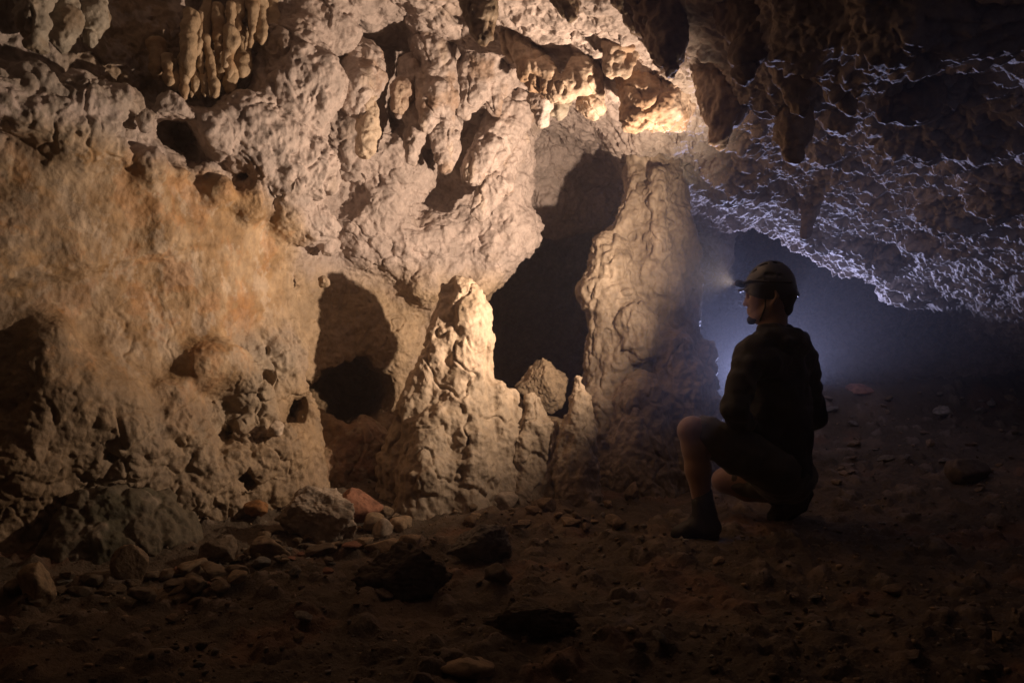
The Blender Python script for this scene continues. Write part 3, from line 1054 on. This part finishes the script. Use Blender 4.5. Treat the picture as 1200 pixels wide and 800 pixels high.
drip('rock', [
    [(92, 640, 2.98, 44), (98, 600, 3.02, 26)], [(118, 640, 3.02, 50), (122, 602, 3.06, 32)], [(160, 645, 3.08, 44), (158, 598, 3.12, 28)],
    [(192, 640, 3.18, 34), (186, 606, 3.2, 28)], [(212, 655, 3.22, 24), (206, 620, 3.24, 24)], [(110, 592, 3.1, 20), (190, 590, 3.25, 18)]],
    'big dark mossy boulder against the foot of the left wall', 'rock', h=0.012, k=0.05, col=np.array([0.125, 0.098, 0.064]), col2=np.array([0.085, 0.072, 0.043]),
    knob=0.5, flute=0.25, seed=90, mat=M_STONE)
boulder(366, 634, 84, 42, 'large pale angular rock in front of the dark recess', CREAM * 0.8, 8, depth=0.7, sub=6, planes=10, edge=0.02, noise=0.15)
boulder(39, 708, 42, 30, 'pale rounded rock alone at the far left', WARMSTONE * 1.05, 12, sub=5)
boulder(150, 684, 38, 28, 'brown block leaning on the dark boulder', BROWN, 13, sub=5, planes=8)
boulder(418, 614, 44, 30, 'reddish rock at the mouth of the recess', RED * 1.3, 14, sub=5)
boulder(447, 628, 26, 17, 'pale yellow stone left of its darker twin by the stalagmite foot', CREAM * 0.9, 15, sub=4)
boulder(471, 622, 26, 12, 'flat yellowish stone at the left foot of the tall stalagmite', WARMSTONE, 16)
boulder(450, 652, 42, 12, 'flat brown slab on the bare ground before the stalagmite', WARMSTONE * 0.9, 17)
boulder(482, 646, 24, 14, 'yellow brown stone beside the flat slab', WARMSTONE, 18)
boulder(594, 597, 24, 14, 'pale stone at the foot of the broken stump', CREAM * 0.75, 19)
boulder(560, 660, 74, 30, 'grey rounded boulder on the ground before the tall stalagmite', GREY * 0.6, 20, sub=6, depth=0.7, noise=0.14)
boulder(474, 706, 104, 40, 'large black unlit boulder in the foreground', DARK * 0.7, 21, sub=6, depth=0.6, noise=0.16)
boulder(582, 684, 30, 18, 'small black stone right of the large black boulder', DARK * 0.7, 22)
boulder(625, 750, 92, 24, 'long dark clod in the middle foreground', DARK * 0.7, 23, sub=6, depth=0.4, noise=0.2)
boulder(636, 474, 56, 44, 'brown block lodged behind the broken stump', TAN * 0.62, 24, sub=6, planes=13, noise=0.14, edge=0.05, rot=0.5, sink=0.15, at=(W(638, 480, 4.62)[0], 4.5, W(638, 480, 4.62)[2]))
boulder(325, 507, 22, 13, 'pale slab on the ledge of the left wall', CREAM, 25, at=(W(325, 507, 3.62)[0], 3.58, W(325, 507, 3.62)[2]))
boulder(1010, 462, 30, 9, 'flat reddish slab at the foot of the far right wall', RED * 1.5, 26)
boulder(310, 660, 50, 20, 'low brown rock on the rubble under the left wall', BROWN * 1.1, 27, sub=5)
boulder(250, 664, 42, 20, 'dark round rock in the middle of the rubble', DARK * 1.1, 28, sub=5)
boulder(275, 598, 30, 16, 'orange stone wedged at the top of the rubble', ORANGE * 0.7, 29)
boulder(300, 612, 28, 14, 'orange red stone below the wedged one', ORANGE * 0.65, 30)
boulder(540, 797, 60, 18, 'pale flat stone at the bottom edge of the picture', WARMSTONE, 31)
boulder(1110, 487, 20, 7, 'small pale flat stone on the right slope, nearest its bend', GREY, 32)
boulder(1140, 566, 40, 20, 'dark ridge of earth on the right slope', DARK, 33)
boulder(640, 600, 20, 12, 'brown pebble under the broken stump', BROWN, 34)
boulder(742, 590, 18, 14, 'rounded stone at the foot of the column', BROWN * 1.1, 35)

protos = [rock_mesh('stone', 100 + i, 4, 8, 0.02, 0.10, c) for i, c in
          enumerate([BROWN * 1.05, WARMSTONE * 0.85, GREY * 0.75, DARK * 1.2, WARMSTONE, RED * 1.2, BROWN * 0.9, TAN * 0.7])]


def scatter(n, pick, size, label, group, sets, seed):
    rg = random.Random(seed)
    done = 0
    while done < n:
        px, py = pick(rg)
        x, y, z = rest(px, py)
        if (x - 0.82) ** 2 + (y - 3.45) ** 2 < 0.05 or (x - 1.25) ** 2 + (y - 3.75) ** 2 < 0.05:
            continue
        s = size(rg)
        o = bpy.data.objects.new('stone', protos[rg.choice(sets)])
        COL.objects.link(o)
        o.data.materials.clear() if not o.data.materials else None
        if not o.data.materials:
            o.data.materials.append(M_STONE)
        o.location = (x, y, z - s * 0.25)
        o.scale = (s * rg.uniform(0.8, 1.4), s * rg.uniform(0.7, 1.1), s * rg.uniform(0.35, 0.75))
        o.rotation_euler = (rg.uniform(-0.3, 0.3), rg.uniform(-0.3, 0.3), rg.uniform(0, 6.28))
        tag(o, label, 'stone', group)
        done += 1


scatter(100, lambda r: (lambda t: (190 + t * 240 + r.gauss(0, 12), 688 - t * 68 + r.gauss(0, 15)))(r.random()), lambda r: 0.012 + 0.036 * r.random() ** 2.2,
        'one of the small brown stones in the rubble along the foot of the left wall', 'rubble under the left wall', range(8), 1)
scatter(34, lambda r: (20 + r.random() * 190, 695 + r.gauss(0, 8)), lambda r: 0.014 + 0.035 * r.random() ** 2,
        'one of the dark little stones in front of the big mossy boulder', 'stones before the big boulder', [0, 3, 6, 7], 2)
scatter(50, lambda r: (430 + r.random() * 330, 612 + r.gauss(0, 11)), lambda r: 0.010 + 0.026 * r.random() ** 2,
        'one of the little stones along the feet of the stalagmites and the column', 'stones at the stalagmite feet', [0, 1, 2, 4, 6, 7], 3)
scatter(46, lambda r: (960 + r.random() * 235, 455 + r.random() ** 0.8 * 120), lambda r: 0.012 + 0.03 * r.random() ** 2,
        'one of the stones strewn over the earth slope on the right', 'stones on the right slope', [0, 1, 2, 6, 7], 4)
scatter(52, lambda r: (r.random() * 1200, 650 + r.random() * 150), lambda r: 0.008 + 0.02 * r.random() ** 3,
        'one of the dim pebbles scattered on the dark foreground earth', 'pebbles on the foreground earth', [0, 1, 2, 3, 6], 5)


def gravel(n, seed):
    """crumbs of stone in the earth, far too many to count: one sheet of tiny faceted stones"""
    rg = np.random.default_rng(seed)
    base = coords(ico(1)).copy()
    m0 = ico(1)
    T = np.array([list(p.vertices) for p in m0.polygons], np.int32)
    Y = 1.5 + 4.3 * rg.random(n) ** 1.3
    X = rg.uniform(-0.72, 0.72, n) * Y
    Zg = ground_z(X, Y)
    sz = 0.003 + 0.010 * rg.random(n) ** 4
    Vb = base[None] * (1 + 0.35 * rg.normal(size=(n, len(base), 1)).clip(-1, 1)) * rg.uniform(0.6, 1.3, (n, 1, 3)) * sz[:, None, None]
    Vb[..., 2] *= 0.7
    V = Vb + np.stack([X, Y, Zg + sz * 0.15], 1)[:, None, :]
    Fc = (T[None] + (np.arange(n) * len(base))[:, None, None]).reshape(-1, 3)
    me = mesh_from('gravel', V.reshape(-1, 3), Fc)
    pal = np.array([BROWN, WARMSTONE, GREY * 0.8, DARK, DARK])
    c = pal[rg.integers(0, 5, n)] * rg.uniform(0.6, 1.0, (n, 1))
    paint(me, np.repeat(c, len(base), 0))
    link('gravel', me, M_STONE, kind='stuff')


gravel(9000, 5)

# ------------------------------------------------------------------ the caver
def sheen(m, w, tint=(1, 1, 1, 1)):
    b = m.node_tree.nodes['Principled BSDF']
    b.inputs['Sheen Weight'].default_value = w
    b.inputs['Sheen Roughness'].default_value = 0.45
    b.inputs['Sheen Tint'].default_value = tint


M_SKIN = plain('skin', (0.24, 0.13, 0.085), 0.55, 0.4, 0.15, 140, 0.001, 0.12)
M_HOOD = plain('dark_fleece', (0.013, 0.012, 0.012), 0.7, 0.25, 0.5, 220, 0.003, 0.3)
M_SHORT = plain('olive_cotton', (0.07, 0.058, 0.04), 0.75, 0.25, 0.4, 180, 0.002, 0.2)
M_BOOT = plain('boot_leather', (0.020, 0.016, 0.013), 0.6, 0.4, 0.4, 120, 0.002, 0.3)
M_SOLE = plain('boot_rubber', (0.012, 0.012, 0.012), 0.8, 0.3, 0.3, 90, 0.002, 0.2)
M_HELM = plain('helmet_plastic', (0.014, 0.015, 0.017), 0.42, 0.5, 0.05, 60, 0.001, 0.1)
M_HAIR = plain('dark_hair', (0.015, 0.010, 0.008), 0.6, 0.3, 0.9, 260, 0.004, 0.4)
M_SOCK = plain('grey_sock', (0.05, 0.045, 0.04), 0.95, 0.1, 0.5, 200, 0.002, 0.2)
M_LENS = plain('lamp_glass', (0.2, 0.19, 0.17), 0.6, 0.2)

sheen(M_HOOD, 0.03)
sheen(M_SHORT, 0.1)
sheen(M_SKIN, 0.3)
PX0 = W(880, 632, 3.42)
BASE = np.array([1.06, 3.58, 0.0])
person = bpy.data.objects.new('person', None)
COL.objects.link(person)
person.location = BASE.tolist()
tag(person, 'crouching person in black helmet, dark hoodie and shorts facing the lit wall', 'person')


def q(px, py, Y, r):
    return (W(px, py, Y) - BASE, r)


HC = W(902, 347, 3.58) - BASE
hf = np.array([-0.955, 0.29, -0.04])
hf /= np.linalg.norm(hf)
hl = np.cross([0, 0, 1], hf)
hl /= np.linalg.norm(hl)
hu = np.cross(hf, hl)


def H(a, b, c):
    return HC + hf * a + hl * b + hu * c


def sdf_part(name, adds, mat, h=0.007, k=0.02, carves=(), parent=None, label=None, fold=0.0, seed=0, lv=0):
    P = []
    for ch in adds:
        pts = ch[0] if isinstance(ch, tuple) else ch
        for p, r in pts:
            P += [p - r, p + r]
    P = np.array(P)
    Fd = Field(P.min(0) - 0.05, P.max(0) + 0.05, h)
    for ch in adds:
        if isinstance(ch, tuple):
            Fd.chain(ch[0], ch[1])
        else:
            Fd.chain(ch, k)
    for ch in carves:
        if isinstance(ch, tuple):
            Fd.chain(ch[0], ch[1], True)
        else:
            Fd.chain(ch, 0.006, True)
    if fold:
        Fd.band(lambda P: fold * (0.6 * fbm(P * np.array([13, 13, 9], np.float32), 2, 700 + seed) - 0.7 * np.abs(perlin(P * np.array([8, 8, 15], np.float32), 705 + seed))), 0.05)
    V, Fc = Fd.surface()
    me = mesh_from(name, V, Fc)
    if lv:
        me = subdivide(me, lv)
    smooth(me)
    return link(name, me, mat, parent or person, label)


def finger(base, d1, d2, l, r):
    base = np.array(base)
    return [(base, r), (base + d1 * l * 0.45, r * 0.95), (base + d1 * l * 0.45 + d2 * l * 0.33, r * 0.88), (base + d1 * l * 0.35 + d2 * l * 0.5 + np.array([0, 0, -l * 0.12]), r * 0.75)]


def hand(wr, fwd, side, curl, r=0.0085):
    """palm, four unequal fingers and a thumb; fwd along the palm, side towards the thumb, curl the way fingers bend"""
    fwd = fwd / np.linalg.norm(fwd)
    side = side / np.linalg.norm(side)
    out = []
    wr = np.array(wr)
    for i, (o, l) in enumerate([(0.030, 0.072), (0.010, 0.080), (-0.010, 0.075), (-0.029, 0.058)]):
        b = wr + fwd * 0.085 + side * o
        out.append(([(wr + side * o * 0.5, 0.016), (b, 0.0125)], 0.012))
        out.append((finger(b, fwd, curl, l, r), 0.004))
    tb = wr + fwd * 0.03 + side * 0.032
    t1 = (fwd * 0.7 + side * 0.7)
    out.append(([(wr + fwd * 0.01 + side * 0.015, 0.015), (tb, 0.0125), (tb + t1 * 0.035, 0.0105), (tb + t1 * 0.035 + fwd * 0.028, 0.009)], 0.006))
    return out


lw, rw = q(882, 503, 3.56, 0)[0], q(900, 512, 3.80, 0)[0]
body = [
    # head, face, neck
    ([(H(-0.02, 0, 0.03), 0.086), (H(0.018, 0, 0.028), 0.080)], 0.03),
    ([(H(0.045, 0, -0.01), 0.056), (H(0.05, 0, -0.075), 0.040)], 0.03),
    ([(H(-0.005, 0.050, -0.045), 0.026), (H(0.052, 0.018, -0.096), 0.020)], 0.02),
    ([(H(-0.005, -0.050, -0.045), 0.026), (H(0.052, -0.018, -0.096), 0.020)], 0.02),
    ([(H(0.070, 0, -0.098), 0.020)], 0.02),
    ([(H(0.082, 0, 0.010), 0.009), (H(0.108, 0, -0.030), 0.0115)], 0.012),
    ([(H(0.098, 0.012, -0.034), 0.008)], 0.006), ([(H(0.098, -0.012, -0.034), 0.008)], 0.006),
    ([(H(0.078, 0.034, 0.022), 0.012), (H(0.084, 0.008, 0.020), 0.011)], 0.012),
    ([(H(0.078, -0.034, 0.022), 0.012), (H(0.084, -0.008, 0.020), 0.011)], 0.012),
    ([(H(0.080, 0.022, -0.060), 0.007), (H(0.093, 0, -0.057), 0.0085), (H(0.080, -0.022, -0.060), 0.007)], 0.006),
    ([(H(0.080, 0.019, -0.070), 0.007), (H(0.091, 0, -0.072), 0.009), (H(0.080, -0.019, -0.070), 0.007)], 0.006),
    ([(H(-0.002, 0.076, 0.012), 0.008), (H(-0.022, 0.086, 0.018), 0.008), (H(-0.030, 0.086, -0.008), 0.008), (H(-0.010, 0.078, -0.036), 0.008)], 0.006),
    ([(H(-0.002, -0.076, 0.012), 0.008), (H(-0.022, -0.086, 0.018), 0.008), (H(-0.030, -0.086, -0.008), 0.008), (H(-0.010, -0.078, -0.036), 0.008)], 0.006),
    ([(H(-0.022, 0, -0.05), 0.056), q(906, 392, 3.58, 0.058), q(907, 415, 3.58, 0.075)], 0.03),
    # trunk
    ([q(907, 420, 3.58, 0.11), q(910, 470, 3.6, 0.115), q(914, 540, 3.63, 0.12)], 0.04),
    ([q(882, 416, 3.48, 0.05), q(934, 416, 3.67, 0.05)], 0.05),
    # arms
    ([q(880, 416, 3.47, 0.047), q(862, 476, 3.37, 0.039), q(870, 490, 3.46, 0.036)], 0.02),
    ([q(862, 478, 3.38, 0.038), (lw, 0.024)], 0.015),
    ([q(938, 416, 3.68, 0.047), q(953, 486, 3.78, 0.039)], 0.02),
    ([q(953, 486, 3.78, 0.038), (rw, 0.024)], 0.015),
    # left leg: foot flat on the ground, knee up
    ([q(905, 546, 3.56, 0.095), q(845, 517, 3.49, 0.080), q(812, 503, 3.46, 0.058)], 0.03),
    ([q(809, 505, 3.46, 0.056), q(815, 525, 3.455, 0.056), q(818, 550, 3.45, 0.054), q(823, 590, 3.44, 0.038), q(825, 610, 3.44, 0.037)], 0.02),
    # right leg: knee low, weight on the toes
    ([q(926, 552, 3.72, 0.095), q(890, 556, 3.78, 0.082), q(850, 562, 3.86, 0.058)], 0.03),
    ([q(848, 563, 3.86, 0.056), q(876, 573, 3.855, 0.056), q(908, 580, 3.84, 0.040), q(922, 584, 3.83, 0.037)], 0.02),
]
fw = np.array([-0.6, 0.75, -0.25])
body += hand(lw, fw, np.array([0.75, 0.6, 0.2]), np.array([-0.2, 0.4, -0.9]))
body += hand(rw, np.array([-0.85, 0.1, -0.3]), np.array([-0.1, -0.8, 0.5]), np.array([-0.4, -0.1, -0.9]))
eyes = [([(H(0.090, 0.033, 0.002), 0.011)], 0.008), ([(H(0.090, -0.033, 0.002), 0.011)], 0.008)]
b_o = sdf_part('body', body, M_SKIN, h=0.0058, carves=eyes)
for s in (1, -1):
    sdf_part('eye', [[(H(0.0755, 0.032 * s, 0.002), 0.0125)]], plain('eye_white', (0.6, 0.56, 0.5), 0.2), h=0.004)

sdf_part('hoodie', [
    ([q(907, 418, 3.58, 0.122), q(910, 465, 3.6, 0.140), q(912, 510, 3.62, 0.138), q(914, 542, 3.63, 0.128)], 0.03),
    ([q(890, 420, 3.50, 0.100), q(928, 420, 3.66, 0.100)], 0.04),
    ([q(882, 414, 3.47, 0.062), q(936, 415, 3.68, 0.062)], 0.04),
    ([q(906, 398, 3.58, 0.075), q(907, 415, 3.58, 0.10)], 0.03),
    ([q(879, 418, 3.465, 0.064), q(869, 450, 3.41, 0.057), q(861, 478, 3.37, 0.058)], 0.02),
    ([q(861, 479, 3.37, 0.055), q(866, 489, 3.44, 0.052), q(880, 502, 3.54, 0.040)], 0.02),
    ([q(939, 418, 3.68, 0.064), q(947, 455, 3.73, 0.058), q(953, 487, 3.78, 0.058)], 0.02),
    ([q(953, 488, 3.78, 0.055), q(930, 502, 3.80, 0.050), q(905, 511, 3.80, 0.040)], 0.02),
    # hem
    ([q(912, 545, 3.60, 0.130), q(916, 548, 3.66, 0.130)], 0.02),
    # collar and hood
    ([q(888, 394, 3.53, 0.020), q(892, 387, 3.50, 0.020), q(908, 386, 3.50, 0.022), q(922, 388, 3.56, 0.024), q(922, 388, 3.64, 0.024)], 0.015),
    ([q(912, 395, 3.48, 0.034), q(928, 396, 3.50, 0.046), q(936, 403, 3.55, 0.052), q(938, 408, 3.62, 0.046), q(930, 402, 3.68, 0.036)], 0.012),
    ([q(930, 393, 3.56, 0.030), q(941, 397, 3.62, 0.030)], 0.01), ([q(900, 395, 3.47, 0.030), q(918, 400, 3.46, 0.034), q(934, 406, 3.52, 0.036)], 0.015),
    ([q(889, 398, 3.62, 0.024), q(905, 392, 3.67, 0.026), q(925, 394, 3.66, 0.028)], 0.015)],
    M_HOOD, h=0.0075, fold=0.022, seed=1, lv=1,
    carves=[([(H(-0.018, 0, -0.03), 0.058), q(905, 390, 3.58, 0.060)], 0.008)])
sdf_part('shorts', [
    ([q(912, 550, 3.60, 0.128), q(918, 556, 3.68, 0.132)], 0.03),
    ([q(905, 548, 3.55, 0.108), q(865, 527, 3.51, 0.098), q(828, 510, 3.475, 0.084)], 0.03),
    ([q(926, 556, 3.72, 0.108), q(895, 559, 3.78, 0.094), q(872, 561, 3.82, 0.080)], 0.03)],
    M_SHORT, h=0.0075, fold=0.020, seed=2, lv=1)


def boot(shaft, foot, sole):
    b = sdf_part('boot', [(shaft, 0.02), (foot, 0.02)], M_BOOT, h=0.006, fold=0.006, seed=5, lv=1)
    s = sdf_part('sole', [(sole, 0.015)], M_SOLE, h=0.005, parent=b)
    return b


boot([q(824, 589, 3.44, 0.050), q(826, 603, 3.44, 0.049), q(829, 616, 3.43, 0.046)],
     [q(834, 618, 3.42, 0.040), q(818, 616, 3.45, 0.043), q(803, 622, 3.47, 0.036), q(795, 624, 3.48, 0.032)],
     [q(835, 626, 3.42, 0.026), q(836, 629, 3.42, 0.022), q(815, 628, 3.45, 0.022), q(792, 626, 3.48, 0.024)])
boot([q(908, 580, 3.84, 0.048), q(920, 583, 3.83, 0.049), q(932, 586, 3.82, 0.046)],
     [q(938, 580, 3.82, 0.042), q(930, 592, 3.81, 0.044), q(914, 600, 3.80, 0.040), q(907, 605, 3.79, 0.034)],
     [q(948, 578, 3.82, 0.022), q(940, 594, 3.81, 0.021), q(922, 607, 3.80, 0.021), q(906, 610, 3.78, 0.022)])
sdf_part('sock', [([q(823, 578, 3.445, 0.044), q(824, 590, 3.44, 0.046)], 0.01)], M_SOCK, h=0.006, fold=0.004)
sdf_part('sock', [([q(904, 579, 3.845, 0.045), q(912, 581, 3.84, 0.046)], 0.01)], M_SOCK, h=0.006, fold=0.004)
sdf_part('hair', [([(H(-0.035, 0, 0.03), 0.080)], 0.01), ([(H(-0.050, 0, -0.02), 0.058), (H(-0.055, 0, -0.055), 0.042)], 0.03),
                  ([(H(0.002, 0.066, 0.012), 0.016), (H(0.004, 0.068, -0.012), 0.009)], 0.01), ([(H(0.002, -0.066, 0.012), 0.016), (H(0.004, -0.068, -0.012), 0.009)], 0.01)],
         M_HAIR, h=0.005, fold=0.006, seed=7)
sdf_part('beard', [([(H(0.060, 0.022, -0.098), 0.016), (H(0.082, 0, -0.104), 0.018), (H(0.060, -0.022, -0.098), 0.016)], 0.015)], M_HAIR, h=0.004, fold=0.006, seed=8)

# helmet with vents, brim, rear cradle, chin strap and headlamp
vents = []
for s in (1, -1):
    for a, c in ((0.075, 0.098), (0.03, 0.122), (-0.02, 0.128)):
        vents.append([(H(a, 0.035 * s, c + 0.012), 0.008), (H(a - 0.022, 0.042 * s, c + 0.016), 0.008)])
    for a, c in ((0.055, 0.078), (0.0, 0.092), (-0.055, 0.085)):
        vents.append([(H(a + 0.012, 0.088 * s, c), 0.009), (H(a - 0.018, 0.094 * s, c - 0.004), 0.009)])
helm = sdf_part('helmet', [
    ([(H(0.014, 0, 0.038), 0.094), (H(-0.020, 0, 0.038), 0.096)], 0.02),
    ([(H(-0.010, 0, 0.075), 0.085)], 0.03),
    ([(H(0.094, 0.045, 0.036), 0.006), (H(0.128, 0.016, 0.032), 0.006), (H(0.128, -0.016, 0.032), 0.006), (H(0.094, -0.045, 0.036), 0.006)], 0.012),
    ([(H(-0.100, 0.03, 0.004), 0.016), (H(-0.106, 0, -0.002), 0.016), (H(-0.100, -0.03, 0.004), 0.016)], 0.02)],
    M_HELM, h=0.0048, lv=1,
    carves=[([(H(0.06, 0, -0.085), 0.100), (H(-0.06, 0, -0.085), 0.095)], 0.008), ([(H(0.09, 0, -0.07), 0.09)], 0.006)] + vents)
lampo = sdf_part('headlamp', [([(H(0.132, 0.018, 0.064), 0.017), (H(0.132, -0.018, 0.064), 0.017)], 0.006), ([(H(0.118, 0, 0.06), 0.016)], 0.01)], M_SOLE, h=0.004, parent=helm)
sdf_part('lamp_lens', [([(H(0.146, 0, 0.064), 0.010)], 0.004)], M_LENS, h=0.003, parent=helm)
sdf_part('headband', [([(H(0.125, 0, 0.062), 0.006), (H(0.085, 0.078, 0.068), 0.006), (H(0.0, 0.108, 0.058), 0.006), (H(-0.09, 0.085, 0.05), 0.006)], 0.004),
                      ([(H(0.125, 0, 0.062), 0.006), (H(0.085, -0.078, 0.068), 0.006), (H(0.0, -0.108, 0.058), 0.006), (H(-0.09, -0.085, 0.05), 0.006)], 0.004)], M_SOLE, h=0.004, parent=helm)
sdf_part('chin_strap', [([(H(0.02, s * 0.082, 0.01), 0.0045), (H(0.022, s * 0.074, -0.05), 0.0045), (H(0.045, s * 0.045, -0.105), 0.0045), (H(0.055, 0, -0.122), 0.0045)], 0.003) for s in (1, -1)],
         M_SOLE, h=0.004, parent=helm)

# ------------------------------------------------------------------ the damp air
hz = bpy.data.meshes.new('haze')
import bmesh
bmh = bmesh.new()
bmesh.ops.create_cube(bmh, size=1)
for v in bmh.verts:
    v.co.x = -3.9 if v.co.x < 0 else 5.1
    v.co.y = -1.2 if v.co.y < 0 else 10.0
    v.co.z = -1.5 if v.co.z < 0 else 3.6
bmh.to_mesh(hz)
bmh.free()
mh = bpy.data.materials.new('damp_air')
mh.use_nodes = True
nt = mh.node_tree
nt.nodes.remove(nt.nodes['Principled BSDF'])
pv = nt.nodes.new('ShaderNodeVolumePrincipled')
pv.inputs['Color'].default_value = (0.8, 0.8, 0.85, 1)
pv.inputs['Density'].default_value = 0.012
pv.inputs['Anisotropy'].default_value = 0.75
nt.links.new(pv.outputs[0], nt.nodes['Material Output'].inputs['Volume'])
link('haze', hz, mh, kind='stuff')
